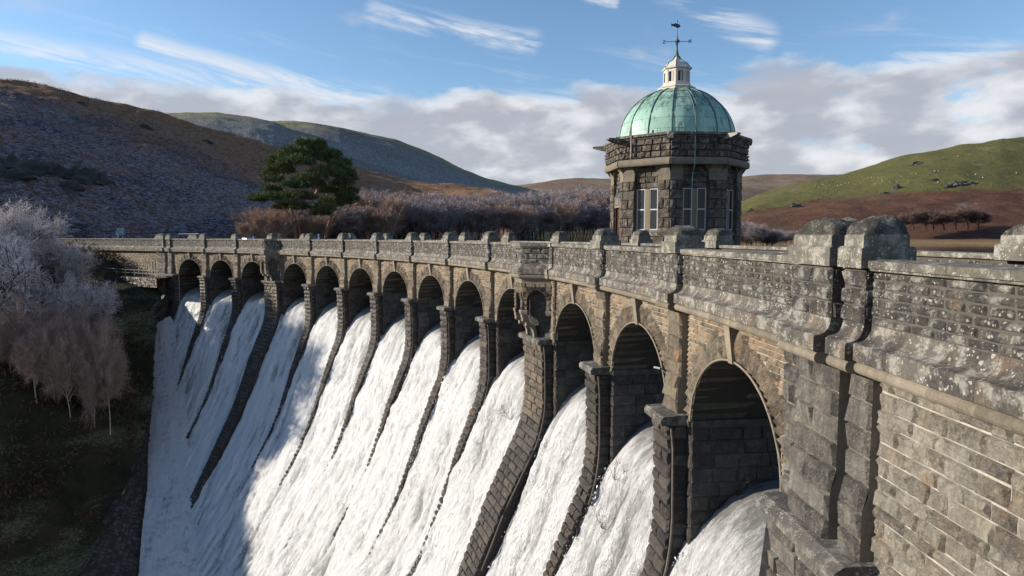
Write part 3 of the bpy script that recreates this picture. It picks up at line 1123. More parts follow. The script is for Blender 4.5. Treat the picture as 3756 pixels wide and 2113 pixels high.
# --- near wing wall: squared rock-faced courses
courses('stone', wing_near, M_WING, M_face(0), -14.5, -6.40, -9.2, -1.93, .27, .35, .95, None, depth=.02, bulge=.08, nx=5, ny=4, gap=.011, hj=.3)
courses('quoin', wing_near, M_PIERN, M_face(0), -5.75, -5.55, -5.2, -1.93, .45, .5, .8, None, depth=.02, bulge=.03, nx=2, ny=3)
courses('quoin', wing_near, M_PIERN, M_face(.03), -4.05, -3.05, -5.2, -1.93, .42, .5, 1.1, lambda b: [(-3.9 + 9, 9)], depth=.04, bulge=.09, nx=4, ny=3)
courses('stone', wing_far, M_WALL, M_face(0), 98.7, 127.5, -6.5, -1.93, .24, .4, 1.0, lambda b: [(104.0, 104.9)] if b < -3.3 else [], depth=.03, bulge=.04, nx=3, ny=2)

# --- near abutment buttress under the pair of pilasters: cap ledge and battered face
PB = np.array([(.45, -5.45), (.42, -6.5), (.48, -8.5), (.70, -10.2), (1.2, -12)])
bf, bL, _ = prof_fn(PB)
butt = gather('abutment_buttress', M_MORT, dam, lambda mb: (
    core_sheet(mb, lambda a, b, d: W(a, *bf(b, d)), np.array([-6.4, -3.42]), np.linspace(0, bL, 12)),
    mb.add(W([-3.42, -3.42, -3.42, -3.42], [.5, -4.2, -4.2, 1.2], [-5.4, -5.4, -12, -12]), [(0, 1, 2, 3)]),
    mb.add(W([-6.4, -6.4, -6.4, -6.4], [.5, -.1, -.1, 1.2], [-5.4, -5.4, -12, -12]), [(3, 2, 1, 0)])))
courses('stone', butt, M_PIERN, lambda a, b, d: W(a, *bf(b, d)), -6.4, -3.42, 0, bL, .42, .5, 1.1, None, depth=.05, bulge=.10, nx=4, ny=3, gap=.010)
for a, b in ((-6.55, -5.5), (-5.5, -4.3), (-4.3, -3.32)):
    prism('cap_stone', butt, M_CAPST, [(.68, -5.46), (.74, -5.40), (.74, -5.24), (.56, -5.12), (-.1, -5.10), (-.1, -5.46)], a, b, 1, .004)
gather('side_wall', M_SIDE, dam, lambda mb: mb.add(W([-3.12] * 4, [.0, -4.3, -4.3, .0], [-5.28, -5.28, -12, -12]), [(0, 1, 2, 3)]))
# far abutment: side wall of the first bay
butf = gather('abutment_buttress', M_MORTD, dam, lambda mb: (
    core_sheet(mb, lambda a, b, d: W(a, *bf(b, d)), np.array([98.6, 101.0]), np.linspace(0, bL, 12)),
    mb.add(W([98.6] * 4, [.5, -4.2, -4.2, 1.2], [-5.4, -5.4, -12, -12]), [(3, 2, 1, 0)])))
courses('stone', butf, M_PIER, lambda a, b, d: W(a, *bf(b, d)), 98.6, 101.0, 0, bL, .42, .5, 1.1, None, depth=.05, bulge=.10, nx=3, ny=3)
courses('side_stone', butf, M_SIDE, lambda a, b, d: W(98.6 - d, a, b), -4.2, .6, -10, -5.4, .44, .6, 1.1, None, depth=.02, bulge=.04, nx=3, ny=2)
for a, b in ((98.5, 99.7), (99.7, 101.1)):
    prism('cap_stone', butf, M_CAPST, [(.80, -5.46), (.86, -5.40), (.86, -5.24), (.62, -5.12), (-.1, -5.10), (-.1, -5.46)], a, b, 1, .004)


# --- refuges (bartizans) over the wide piers
def bartizan(c):
    g = empty('refuge', (0, 0, 0), dam)
    g.location = -world_loc(dam)
    hw0 = 1.95
    # plan: three-sided, local corners (ds, off) from low s to high s
    plan = np.array([(-1.70, .14), (-.62, 1.45), (.62, 1.45), (1.70, .14)]) + [(c, 0)]
    plan_r = plan

    def seg_map(p0, p1, z_off=0.0):
        dd = (p1 - p0) / np.linalg.norm(p1 - p0)
        nn = np.array([-dd[1], dd[0]])
        if nn[1] < 0:
            nn = -nn

        def M(a, b, d):
            a, b, d = (np.asarray(q_, float) for q_ in (a, b, d))
            return W(p0[0] + dd[0] * a + nn[0] * d, p0[1] + dd[1] * a + nn[1] * d, b)
        return M, float(np.linalg.norm(p1 - p0))

    def ring(kind, mat, grow_pts, tint=.5, par=g):
        """sweep a profile (outward growth, z) round the plan"""
        nrm = []
        for k in range(4):
            e = []
            if k > 0:
                d_ = plan[k] - plan[k - 1]
                e.append(np.array([-d_[1], d_[0]]) / np.linalg.norm(d_))
            if k < 3:
                d_ = plan[k + 1] - plan[k]
                e.append(np.array([-d_[1], d_[0]]) / np.linalg.norm(d_))
            m_ = sum(e)
            m_ = m_ / (np.linalg.norm(m_))
            m_ = m_ / max(.4, m_ @ e[0])
            if k in (0, 3):
                m_ = np.array([np.sign(plan[k][0] - c), 0.0]) * 1.0
            nrm.append(m_)
        nrm = np.array(nrm)
        gp = np.asarray(grow_pts, float)
        V = []
        for o, z in gp:
            P = plan + nrm * o
            V.append(W(P[:, 0], P[:, 1], z))
        m = len(gp)
        V = np.concatenate(V)
        Q = [(j * 4 + k, j * 4 + k + 1, (j + 1) * 4 + k + 1, (j + 1) * 4 + k) for j in range(m - 1) for k in range(3)]
        POOL.append([kind, par, mat, V, (np.array(Q), np.zeros((0, 3), int)), tint, False])

    # upper parapet drum
    ring('coping_stone', M_COP, [(-.5, .03), (.16, .03), (.16, -.16), (.10, -.18), (.10, -.24), (0, -.26)], .5)
    ring('body', M_MORTP, [(0, -.25), (0, -1.10)], .5)
    ring('flared_base', M_LEDGE, [(0.005, -1.06), (.03, -1.16), (.10, -1.25), (.24, -1.31), (.26, -1.34), (.26, -1.62), (.20, -1.66)], .5)
    ring('roll_moulding', M_DRESS, [(.19, -1.66), (.24, -1.72), (.22, -1.82), (.12, -1.90), (.04, -1.92), (.03, -2.00), (.0, -2.02), (0, -2.2)], .4)
    for k in range(3):
        M, L = seg_map(plan[k], plan[k + 1])
        courses('stone', g, M_PAR, M, 0, L, -1.08, -.25, .277, .45, .9, None, depth=.03, bulge=.06, nx=4, ny=3)
        # arched lower storey: a ring of small voussoirs over a dark round-headed opening
        r = .36 if k == 1 else .52
        cx, zc_ = L / 2, -3.05
        hole = lambda b: [(cx - (r + .26), cx + (r + .26))] if b < zc_ else ([(cx - math.sqrt(max(0, (r + .26) ** 2 - (b - zc_) ** 2)), cx + math.sqrt(max(0, (r + .26) ** 2 - (b - zc_) ** 2)))] if b < zc_ + r + .26 else [])
        zb = -3.85
        # body sheet with the opening
        th = np.linspace(0, math.pi, 15)
        ringp = np.stack([cx + r * np.cos(th), zc_ + r * np.sin(th)], -1)
        outp = np.stack([np.clip(cx + L * .5 * np.cos(th) * 1.8, 0, L), np.minimum(-2.1, zc_ + (-2.1 - zc_) * np.sin(th) * 2)], -1)
        P = np.concatenate([ringp, outp])
        mbb = MB()
        mbb.add(M(P[:, 0], P[:, 1], np.zeros(len(P)) - .01), grid_quads(14, 1))
        for a_, b_ in ((0, cx - r), (cx + r, L)):
            mbb.add(M(np.array([a_, b_, b_, a_]), np.array([zb, zb, zc_, zc_]), np.zeros(4) - .01), [(0, 1, 2, 3)])
        # reveal of the opening
        ringb = np.concatenate([[(cx + r, zb)], ringp, [(cx - r, zb)]])
        V = np.concatenate([M(ringb[:, 0], ringb[:, 1], np.zeros(len(ringb))), M(ringb[:, 0], ringb[:, 1], np.zeros(len(ringb)) - .28)])
        nq = len(ringb)
        mbb.add(V, [(q_, q_ + 1, nq + q_ + 1, nq + q_) for q_ in range(nq - 1)])
        mbb.build('body', M_SIDE, g)
        courses('stone', g, M_VOUS, M, 0, L, zb, -2.12, .26, .3, .6, hole, depth=.03, bulge=.05, nx=3, ny=3)
        nvs = 9 if k == 1 else 11
        tv = np.linspace(0, math.pi, nvs + 1)
        for q_ in range(nvs):
            block('voussoir', g, M_VOUS, lambda A, B, D: M(cx + (r + B) * np.cos(A), zc_ + (r + B) * np.sin(A), D), tv[q_], tv[q_ + 1], 0, .26 + .06 * RNG.rand(), depth=.05, bulge=.07, gap=.01, nx=2, ny=3)
        # jambs of the opening
        for q_ in range(3):
            for aa in (cx - r - .26, cx + r):
                block('stone', g, M_VOUS, M, aa, aa + .26, zb + q_ * .267, zb + (q_ + 1) * .267, depth=.05, bulge=.05, nx=2, ny=2)
    # impost roll under the jambs and the stepped brackets
    for k in range(3):
        M, L = seg_map(plan[k], plan[k + 1])
        r = .36 if k == 1 else .52
        for a_, b_ in ((-.03, L / 2 - r), (L / 2 + r, L + .03)):
            gp = [(.06, -3.60), (.09, -3.66), (.06, -3.78), (.01, -3.86), (-.2, -3.90), (-.2, -3.60)]
            V = np.concatenate([M(np.full(6, q_), [p[1] for p in gp], [p[0] for p in gp]) for q_ in (a_, b_)])
            POOL.append(['impost', g, M_DRESS, V, (np.array([(i_, (i_ + 1) % 6, 6 + (i_ + 1) % 6, 6 + i_) for i_ in range(6)]), np.array([(b0 + 0, b0 + i_, b0 + i_ + 1) for b0 in (0, 6) for i_ in range(1, 5)])), .6, False])
    # brackets: stepped rolls ending in a curved stone on the pier cap
    for ds in (-.56, .56):
        w2 = .12
        pr = [(1.44, -3.86), (1.44, -4.02), (1.36, -4.03), (1.42, -4.12), (1.40, -4.22), (1.28, -4.28), (1.20, -4.28), (1.20, -4.48), (1.14, -4.50), (1.06, -4.52)]
        pr += [(.52 - .16 * (1 - math.cos(t)), -4.62 - .56 * math.sin(t)) for t in np.linspace(.2, 1.5, 5)] if False else []
        pr += [(.93, -4.58), (.82, -4.70), (.76, -4.86), (.74, -5.12), (.56, -5.12), (.60, -4.72), (.74, -4.46), (.98, -4.28), (1.12, -3.86)]
        pr = [(o + .02, z) for o, z in pr]
        m = len(pr)
        V = np.concatenate([W(c + ds - w2, [o for o, z in pr], [z for o, z in pr]), W(c + ds + w2, [o for o, z in pr], [z for o, z in pr])])
        Q = [(k, (k + 1) % m, m + (k + 1) % m, m + k) for k in range(m)]
        T = []
        hp = 10
        # side faces: strip between outer chain and inner chain
        n_out = m - 5
        inner = [m - 1, m - 2, m - 3, m - 4, m - 5]
        outer = list(range(n_out))
        oi = 0
        for j in range(len(inner) - 1):
            tgt = int((j + 1) / (len(inner) - 1) * (n_out - 1))
            while oi < tgt:
                for base, fl in ((0, 0), (m, 1)):
                    t_ = (base + inner[j], base + outer[oi], base + outer[oi + 1])
                    T.append(t_ if fl else t_[::-1])
                oi += 1
            for base, fl in ((0, 0), (m, 1)):
                t_ = (base + inner[j], base + outer[oi], base + inner[j + 1])
                T.append(t_ if fl else t_[::-1])
        POOL.append(['bracket', g, M_DRESS, V, (np.array(Q), np.array(T)), .9, False])
    # solid core set back behind the openings and the brackets
    mb = MB()
    pc_ = np.array([(-1.28, .03), (-.42, .98), (.42, .98), (1.28, .03)])
    V = np.concatenate([W(c + pc_[:, 0], pc_[:, 1] * f_, z_) for z_, f_ in ((-2.1, 1.0), (-3.9, 1.0), (-4.5, .72), (-5.12, .55))])
    mb.add(V, grid_quads(3, 3))
    mb.build('core', M_SIDE, g)
    # dark wall behind
    mb = MB()
    V = W([c - 1.6, c - 1.0, c + 1.0, c + 1.6], [.02, .05, .05, .02], -2.1)
    V2 = W([c - 1.6, c - 1.0, c + 1.0, c + 1.6], [.02, .05, .05, .02], -5.12)
    mb.add(np.concatenate([V, V2]), [(0, 1, 5, 4), (1, 2, 6, 5), (2, 3, 7, 6)])
    mb.add(W([c - 2.2, c + 2.2, c + 2.2, c - 2.2], .0, [-5.12, -5.12, -1.9, -1.9]), [(0, 1, 2, 3)])
    mb.build('inner_wall', M_SIDE, g)
    # flat strips of wall at both sides of the refuge, with a moulded pilaster
    for sg in (-1, 1):
        pc = c + sg * 1.88
        prs = [(.13, -1.95), (.13, -5.12), (-.02, -5.12), (-.02, -1.95)]
        prism('side_pilaster', g, M_DRESS, prs, pc - .19, pc + .19, 1, 0, .5)
        for k in range(8):
            z0, z1 = -5.12 + k * .396, -5.12 + (k + 1) * .396
            block('quoin', g, M_VOUS, lambda A, B, D: W(A, .125 + D, B), pc - .19, pc + .19, z0, z1, depth=.03, bulge=.06, nx=3, ny=3)
        ledge_piece('ledge_stone', g, pc - .22, pc + .22, .06)
        prism('side_pilaster', g, M_MORTP, [(OFF_PAR + .08, -.13), (OFF_PAR + .08, -1.06), (-.3, -1.06), (-.3, -.13)], pc - .22, pc + .22, 1, 0, .5)
        prism('coping_stone', g, M_COP, [(OFF_COP + .06, 0.01), (OFF_COP + .06, -.16), (-.46, -.16), (-.46, .01)], pc - .26, pc + .26, 1, 0, .5)
        for k in range(4):
            block('stone', g, M_PAR, lambda A, B, D: W(A, OFF_PAR + .08 + D, B), pc - .22, pc + .22, -1.06 + k * .225, -1.06 + (k + 1) * .225, depth=.03, bulge=.05, nx=3, ny=2)
    # back parapet of the road behind the refuge keeps one small head each side on the far parapet
    return g


for i in WIDE:
    b_ = bartizan(PIER[i])
    heads(b_, PIER[i] + (-1.4 if i == 10 else 1.4), .42, -4.82, -5.72)


# ------------------------------------------------------------------ turn the pool of stones into objects
def flush_pool(limit=290):
    ents = []
    for e in POOL:
        ents.append((frust(e[3]), e))
    by = {}
    for f, e in ents:
        by.setdefault(e[0], []).append((f, e))
    rest = {}
    cap = 290
    for kind, L in by.items():
        L.sort(key=lambda x: -x[0])
        for k, (f, e) in enumerate(L):
            kind_, parent, mat, v, q, tint, sm = e
            T = None
            if isinstance(q, tuple):
                q, T = q
            if k < cap and f > .004:
                mb = MB()
                c = v.mean(0)
                mb.add(v - c, q, T, tint)
                o = mb.build(kind_, mat, parent, sm)
                o.location = Vector(c) - world_loc(parent)
            else:
                key = (parent.name, mat.name, sm)
                if key not in rest:
                    rest[key] = (MB(), parent, mat, sm, kind_)
                rest[key][0].add(v, q, T, tint)
    for key, (mb, parent, mat, sm, kind_) in rest.items():
        nm = {'stone': 'stonework', 'voussoir': 'stonework', 'coping_stone': 'coping', 'coping_fillet': 'coping', 'ledge_stone': 'ledge'}.get(kind_, 'stonework')
        o = mb.build(nm, mat, parent, sm, kind='stuff')
        o.location = -world_loc(parent)


flush_pool()
POOL.clear()

# ------------------------------------------------------------------ water
def water_mesh(name, G, F, U, V_, **props):
    """G: (nv+1, nu+1, 3) vertices; F foam 0..1; U, V_ flow coordinates"""
    nv, nu = G.shape[0] - 1, G.shape[1] - 1
    mb = MB()
    mb.add(G.reshape(-1, 3), grid_quads(nu, nv), None, F.ravel())
    o = mb.build(name, M_WATER, None, True, **props)
    at = o.data.attributes.new('flow', 'FLOAT_VECTOR', 'POINT')
    at.data.foreach_set('vector', np.stack([U.ravel(), V_.ravel(), np.zeros(U.size)], -1).ravel().astype(np.float32))
    return o


wf, wL, wLs = prof_fn(WF)
_nz = {k: np.interp(np.linspace(0, wL, 400), wLs, WF[:, 1]) for k in (0,)}[0]


def cascade(s0, s1, du, dv):
    nu = max(4, int((s1 - s0) / du))
    nv = int(wL / dv)
    a = np.linspace(s0, s1, nu + 1)
    b = np.linspace(0, wL, nv + 1)
    A, B = np.meshgrid(a, b)
    o, z = wf(B, 0)
    fall = np.clip((-z - 7.3) / 3.5, 0, 1)                   # calm lip -> broken foam
    # streaks that run with the flow, braided, plus lumps
    q = B * .30
    sk = fbm(A * 1.5 + fbm(A * .5, B * .13, 3) * 2.0, q * .8, 5, .55)
    lump = fbm(A * 2.2 + 40, B * .75, 4, .55)
    low = fbm(A * .35 + 9, B * .12 + 5, 3)
    rid = .5 - np.abs(fbm(A * 1.3 + .6 * sk, B * .55, 4, .6)) * 2
    d = fall * (.26 * sk + .17 * lump + .22 * low + .10 * rid) + (1 - fall) * .03 * lump
    # the sheet drags against the piers
    e = np.minimum(A - s0, s1 - A)
    edge = np.exp(-(e / .35) ** 2)
    deep = np.clip((-z - 18) / 14, 0, 1)
    d = d - edge * .10 * (1 - deep)
    o2, z2 = wf(B, d)
    G = W(A, o2, z2)
    F = .30 + .42 * np.clip((-z - 7.15) / 1.4, 0, 1) + .40 * sk * fall + .20 * lump + .12 * np.clip((-z - 10) / 5, 0, 1) + .18 * low * fall
    F = F - edge * .30 * (1 - .6 * deep)
    return G, np.clip(F, 0, 1), A, B


bays = []
for i in range(1, 14):
    c = ARCH[i]
    s0 = c - A_W - (.0 if i == 13 else .0)
    s1 = c + A_W
    # from the crest down to where the sheets merge the piers still divide them; carry each sheet to the pier middle
    p0 = PIER[i] if i < 13 else -3.35
    p1 = PIER[i - 1] if i > 1 else 98.6
    sz = .12 if i > 9 else (.17 if i > 5 else .24)
    G, F, A, B = cascade(p0 - .02, p1 + .02, sz, sz)
    water_mesh('water', G, F, A, B, kind='structure')

# --- the chute that runs down the foot of the dam on the far side
TOE = np.array([(-49.6, 94.0, -11.2), (-47.4, 91.1, -15.5), (-45.0, 87.6, -19.2), (-41.4, 81.5, -24.5), (-38.0, 75.2, -28.8), (-34.9, 69.6, -32.1), (-32.3, 64.7, -34.4), (-28, 57, -37.5), (-22, 48, -39)])
OUT = np.array([(-51.3, 93.4, -12.2), (-49.9, 90.0, -17.3), (-48.4, 86.8, -21.2), (-46.3, 81.9, -25.6), (-43.1, 75.6, -29.6), (-41.2, 70.9, -32.7), (-39.3, 66.8, -35.3), (-37.5, 60, -38.2), (-35, 50, -39.6)])
n = 150
n_toe = 150
tt = np.linspace(0, len(TOE) - 1, n + 1)
ip = lambda P: np.stack([np.interp(tt, np.arange(len(P)), P[:, k]) for k in range(3)], -1)
T_, O_ = ip(TOE), ip(OUT)
m = 36
uu = np.linspace(-.22, 1.05, m + 1)
G = T_[:, None, :] * (1 - uu)[None, :, None] + O_[:, None, :] * uu[None, :, None]
dist = np.concatenate([[0], np.cumsum(np.linalg.norm(np.diff(T_, axis=0), axis=1))])
UU, DD = np.meshgrid(uu * 6, dist)
step = (DD * .9 + fbm(UU * .5, DD * .2, 2) * 1.2) % 1.0
G[..., 2] += .22 * fbm(UU * 1.6, DD * .8, 4, .6) + .13 * (step - .5)
G[..., 2] += np.clip(-uu, 0, 1)[None, :] * -2
F = np.clip(.86 + .30 * fbm(UU * .9 + 7, DD * .5, 5) + .22 * (step - .5), 0, 1)
water_mesh('water', G, F, UU, DD, kind='structure')

# spray: drops and torn flecks thrown off the falls, thickest along the piers and over the lips
M_SPRAY = simple_mat('spray', (.85, .86, .87), .5, var=.05)
rsy = np.random.RandomState(77)
VV = []
for i in range(1, 14):
    p0 = PIER[i] if i < 13 else -2.9
    p1 = PIER[i - 1] if i > 1 else 98.5
    n_ = 2600 if i > 8 else 1500
    b_ = wL * (.13 + .72 * rsy.rand(n_))
    side_ = rsy.rand(n_) < .5
    e_ = np.abs(rsy.normal(0, .35, n_)) + .05
    hw_ = np.where(np.interp(b_, wLs, -WF[:, 1]) < 12, .72, .3)
    s_ = np.where(side_, p0 + hw_ + e_, p1 - hw_ - e_)
    k_ = rsy.rand(n_) < .35
    s_ = np.where(k_, p0 + (p1 - p0) * rsy.rand(n_), s_)
    o_, z_ = wf(b_, .05 + np.abs(rsy.normal(0, .10, n_)))
    c_ = W(s_, o_, z_)
    sz_ = (.012 + .03 * rsy.rand(n_) ** 2)[:, None]
    d1, d2 = rsy.normal(0, 1, (n_, 3)) * sz_, rsy.normal(0, 1, (n_, 3)) * sz_
    d3 = rsy.normal(0, 1, (n_, 3)) * sz_
    d3[:, 2] -= sz_[:, 0] * 1.5
    VV.append(np.stack([c_, c_ + d1, c_ + d2, c_ + d3], 1).reshape(-1, 3))
VV = np.concatenate(VV)
k4 = np.arange(len(VV) // 4)[:, None] * 4
TT = np.concatenate([k4 + [0, 1, 2], k4 + [0, 1, 3], k4 + [0, 2, 3], k4 + [1, 2, 3]])
mb = MB()
mb.add(VV, None, TT)
mb.build('spray', M_SPRAY, None, False, kind='stuff', label='fine white drops and flecks thrown off the falling water')

# pool in the gorge and the reservoir behind
mb = MB()
mb.add([(-220, -60, -39.5), (60, -60, -39.5), (60, 75, -39.5), (-220, 75, -39.5)], [(0, 1, 2, 3)])
mb.build('river', M_LAKE, None, False, kind='structure')
mb = MB()
ls = np.linspace(-17, 129, 60)
inner = W(ls, -5.7, -6.8)
far = np.array([(p[0] * 1.0 + (600 if k < 30 else 200) + 0, p[1] + 1600, -6.8) for k, p in enumerate(inner)])
far[:, 0] = np.linspace(1600, -140, 60)
far[:, 1] = np.linspace(40, 1700, 60)
far[:, 1] = np.interp(np.linspace(0, 1, 60), [0, .3, .7, 1], [-60, 1300, 1700, 1700])
mb.add(np.concatenate([inner, far]), grid_quads(59, 1))
mb.build('reservoir', M_LAKE, None, False, kind='structure')
# upstream face of the dam down to the water
up_f = MB()
for sa_, sb_, za_, zb_2 in ((-17, 129, -12., -7.2), (-17, 129, -2.75, -1.3), (60, 129, -7.3, -2.7), (-17, -3, -7.3, -2.7)):
    core_sheet(up_f, lambda a, b, d: W(a, -5.55, b), np.linspace(sa_, sb_, 60), np.array([za_, zb_2]))
fix(up_f.build('upstream_face', M_SIDE, dam))
up_f = MB()
core_sheet(up_f, lambda a, b, d: W(a, b, -1.5), np.linspace(-17, 129, 60), np.array([-5.5, -.1]))
fix(up_f.build('deck', M_SIDE, dam))


# ------------------------------------------------------------------ terrain
def rbf_height(P, x, y, eps=14.0):
    """smooth inverse-distance surface through control points"""
    P = np.asarray(P, float)
    num = 0
    den = 0
    for px, py, pz in P:
        d2 = (x - px) ** 2 + (y - py) ** 2
        wgt = 1.0 / (d2 + 6.0) ** 1.75
        num = num + wgt * pz
        den = den + wgt
    return num / den


BANK = [(-50.8, 92.5, -10.3), (-49.9, 89.5, -16.2), (-48.4, 86, -20), (-47.0, 82.5, -24.0), (-44.6, 75.5, -27.6), (-44.4, 70, -31), (-44.2, 66, -33.6), (-44, 58, -36.5), (-42, 48, -39), (-42, 38, -40), (-44, 20, -40), (-46, 0, -40),
        (-50.5, 95, -8.2), (-52, 95.5, -7.3), (-54, 96, -6.2), (-57, 97, -5.9), (-61, 99, -4.2), (-64, 101, -2.6), (-70, 105, -1.3), (-78, 110, -1.0), (-88, 116, -.6),
        (-53.5, 91, -8.5), (-58, 92, -6.9), (-62, 93, -6.0), (-55, 84, -14.5), (-60, 84, -12.0), (-68, 88, -6.0), (-52, 78, -20), (-58, 76, -16), (-66, 78, -11), (-50, 68, -27.5), (-56, 66, -25), (-64, 64, -22), (-76, 68, -17),
        (-52, 54, -31), (-60, 50, -29), (-72, 50, -25), (-55, 35, -34), (-68, 34, -30), (-85, 40, -24), (-60, 10, -34), (-85, 15, -26), (-80, 85, -5), (-88, 95, -1.0), (-95, 75, -9), (-95, 58, -17), (-110, 60, -12), (-120, 90, 2), (-105, 110, 2), (-110, 30, -16),
        (-140, 70, -4), (-150, 30, -2), (-150, 110, 8), (-150, 88, 3), (-95, 125, -.3), (-75, 122, -1.2), (-60, 116, -1.4), (-50, 112, -3), (-48, 108, -6), (-140, 0, -4), (-100, -10, -14)]
gx = np.linspace(-160, -34, 240)
gy = np.linspace(-20, 130, 260)
GX, GY = np.meshgrid(gx, gy)
# keep the bank out of the dam and the chute: cells beyond the wall line are dropped
GZ = rbf_height(BANK, GX, GY) + .8 * fbm(GX * .12, GY * .12, 5, .6)


def side_of(P, x, y):
    """signed distance to polyline P in plan, positive on its left side (towards -x)"""
    best = np.full(x.shape, 1e9)
    sg = np.ones(x.shape)
    for k in range(len(P) - 1):
        ax, ay = P[k][:2]
        bx, by = P[k + 1][:2]
        dx, dy = bx - ax, by - ay
        t = np.clip(((x - ax) * dx + (y - ay) * dy) / (dx * dx + dy * dy), 0, 1)
        d = np.hypot(x - ax - t * dx, y - ay - t * dy)
        cr = dx * (y - ay) - dy * (x - ax)
        upd = d < best
        best = np.where(upd, d, best)
        sg = np.where(upd, np.sign(cr), sg)
    return best * sg


WALLTOP = np.array([(-50.0, 95.5, -8.0), (-50.8, 92.5, -10.3), (-49.9, 89.5, -16.2), (-48.4, 86.2, -20.2), (-47.0, 82.5, -24.0), (-44.9, 75.5, -28.2), (-44.5, 70, -31.2), (-44.2, 66, -33.7), (-43.5, 58, -36.6), (-42, 48, -39), (-42, 30, -41), (-42, 0, -41), (-42, -30, -41)])
inside = side_of(WALLTOP, GX, GY) < 0           # on the bank side
dam_line = [tuple(W(s, .1, 0)[:2]) for s in np.linspace(96, 129, 12)]
for k in range(0):
    pass
vis = inside
keep = vis[:-1, :-1] | vis[1:, :-1] | vis[:-1, 1:] | vis[1:, 1:]
# beyond the face line of the dam only the part left of the wing is kept
dl = side_of(np.array([(x, y) for x, y in dam_line]), GX, GY)
keep &= ~((dl[:-1, :-1] > -(-.2)) & (GX[:-1, :-1] > -49) & (GY[:-1, :-1] > 90)) if False else keep


def terrain_patch(name, X_, Y_, Z_, mat, keep=None, tint=None, **props):
    nv, nu = X_.shape[0] - 1, X_.shape[1] - 1
    q = grid_quads(nu, nv)
    if keep is not None:
        q = q[keep.ravel()]
    mb = MB()
    mb.add(np.stack([X_, Y_, Z_], -1).reshape(-1, 3), q, None, np.zeros(X_.size) if tint is None else tint.ravel())
    return mb.build(name, mat, None, True, **props)


M_BANK = hill_mat('bank_turf', [(.030, .036, .018), (.06, .05, .03), (.10, .12, .05)], frost=.35, frost_lo=.50, scale=6, bump=.15)
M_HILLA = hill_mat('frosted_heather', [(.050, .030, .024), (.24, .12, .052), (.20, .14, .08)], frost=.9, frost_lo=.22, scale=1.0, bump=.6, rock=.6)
M_HILLB = hill_mat('frosted_grass_hill', [(.12, .095, .045), (.16, .125, .06), (.15, .15, .06), (.24, .23, .075), (.29, .24, .10)], frost=.9, frost_lo=.0, fcol=(.50, .52, .58), scale=.6, bump=1.0)
M_HILLE = hill_mat('bracken_and_pasture', [(.10, .050, .034), (.16, .080, .050), (.14, .09, .05), (.115, .120, .040), (.17, .15, .06)], scale=.45, bump=2.0, rock=.8, tuft=.5)
M_HILLF = hill_mat('far_moor', [(.20, .14, .10), (.26, .19, .135), (.30, .23, .15)], scale=.25, bump=2.0, tuft=.3)
M_MEAD = hill_mat('dry_meadow', [(.20, .12, .06), (.28, .175, .085), (.34, .23, .115), (.085, .115, .03), (.13, .14, .05)], scale=.7, bump=.8, tuft=.7)

terrain_patch('riverbank', GX, GY, GZ, M_BANK, keep, kind='structure')


def polar_hill(name, az0, az1, na, prof, mat, nr=60, tint_fn=None, rough=1.0, nscale=.03, back=1.3, seed=0.0, **props):
    """prof(ratio) -> list of (Y distance, slope tan at that distance) from foot to crest, as seen along x/y = ratio.
    Built as a height field in plan over straight rows, wherever one stands it is the same hill."""
    r = np.linspace(az0, az1, na + 1)
    t = np.linspace(0, 1, nr + 1)
    P = [prof(a) for a in r]
    XX = np.zeros((nr + 1, na + 1))
    YY = XX.copy()
    ZZ = XX.copy()
    K = len(P[0])
    tk = np.linspace(0, 1, K)
    for k, a in enumerate(r):
        p = np.array(P[k])
        y = np.interp(t, tk, p[:, 0])
        z = np.interp(t, tk, p[:, 1])
        XX[:, k] = a * y
        YY[:, k] = y
        ZZ[:, k] = z
    sm = ZZ
    nz = fbm(XX * nscale + seed, YY * nscale, 6, .55)
    env = np.clip(t * 6, 0, 1)[:, None] * np.clip((1 - t) * 8 + .0, .15, 1)[:, None]
    ZZ = ZZ + rough * nz * env
    T = tint_fn(XX, YY, ZZ, t[:, None] * np.ones_like(XX)) if tint_fn else None
    return terrain_patch(name, XX, YY, ZZ, mat, None, T, **props), (XX, YY, ZZ)


def crest(pts):
    """pts: list of (photo x, photo y) in the 2576 px picture -> function ratio -> slope above the eye level line"""
    P = np.array([((x * 1.458 - 1878) / 2400, (865.7 - y * 1.458) / 2400) for x, y in pts])
    return lambda a: float(np.interp(a, P[:, 0], P[:, 1]))


# hill A: long heather slope on the left, in its own shade
cA = crest([(-2600, 260), (-1500, 200), (-600, 185), (0, 225), (60, 225), (150, 238), (250, 262), (350, 283), (430, 297), (520, 322), (600, 347), (690, 374), (800, 400), (900, 425), (1040, 452), (1180, 472), (1300, 492), (1420, 540), (1600, 600)])


def profA(a):
    c = cA(a)
    Yc = 335 + (max(a, -.95) + .78) * 470
    if a < -.9:
        Yc = 330 / (1 + (-.9 - a) * .55)
    Yf = 118 + (a + .78) * 105
    if a < -.9:
        Yf = max(60, 124 - (-.9 - a) * 42)
    Yc = max(Yc, Yf + 70, 215)
    zf = -1.6 if a < -.30 else -1.6 - (a + .30) * 14
    zc = c * Yc + CAM_H
    out = []
    for u in np.linspace(0, 1, 17):
        y = Yf + (Yc - Yf) * u
        # concave foot, convex brow
        h = u ** 1.15 if u < .5 else u ** 1.15
        # keep the tangent slope rising so that the whole face shows
        sl = (zf / Yf) + ((zc / Yc) - (zf / Yf)) * (1 - (1 - u) ** 3.0)
        out.append((y, sl * y + 0 * h))
    out.append((Yc * 1.06, zc * 1.00))
    out.append((Yc * 1.25, zc * .93))
    out.append((Yc * 1.7, zc * .6))
    return out


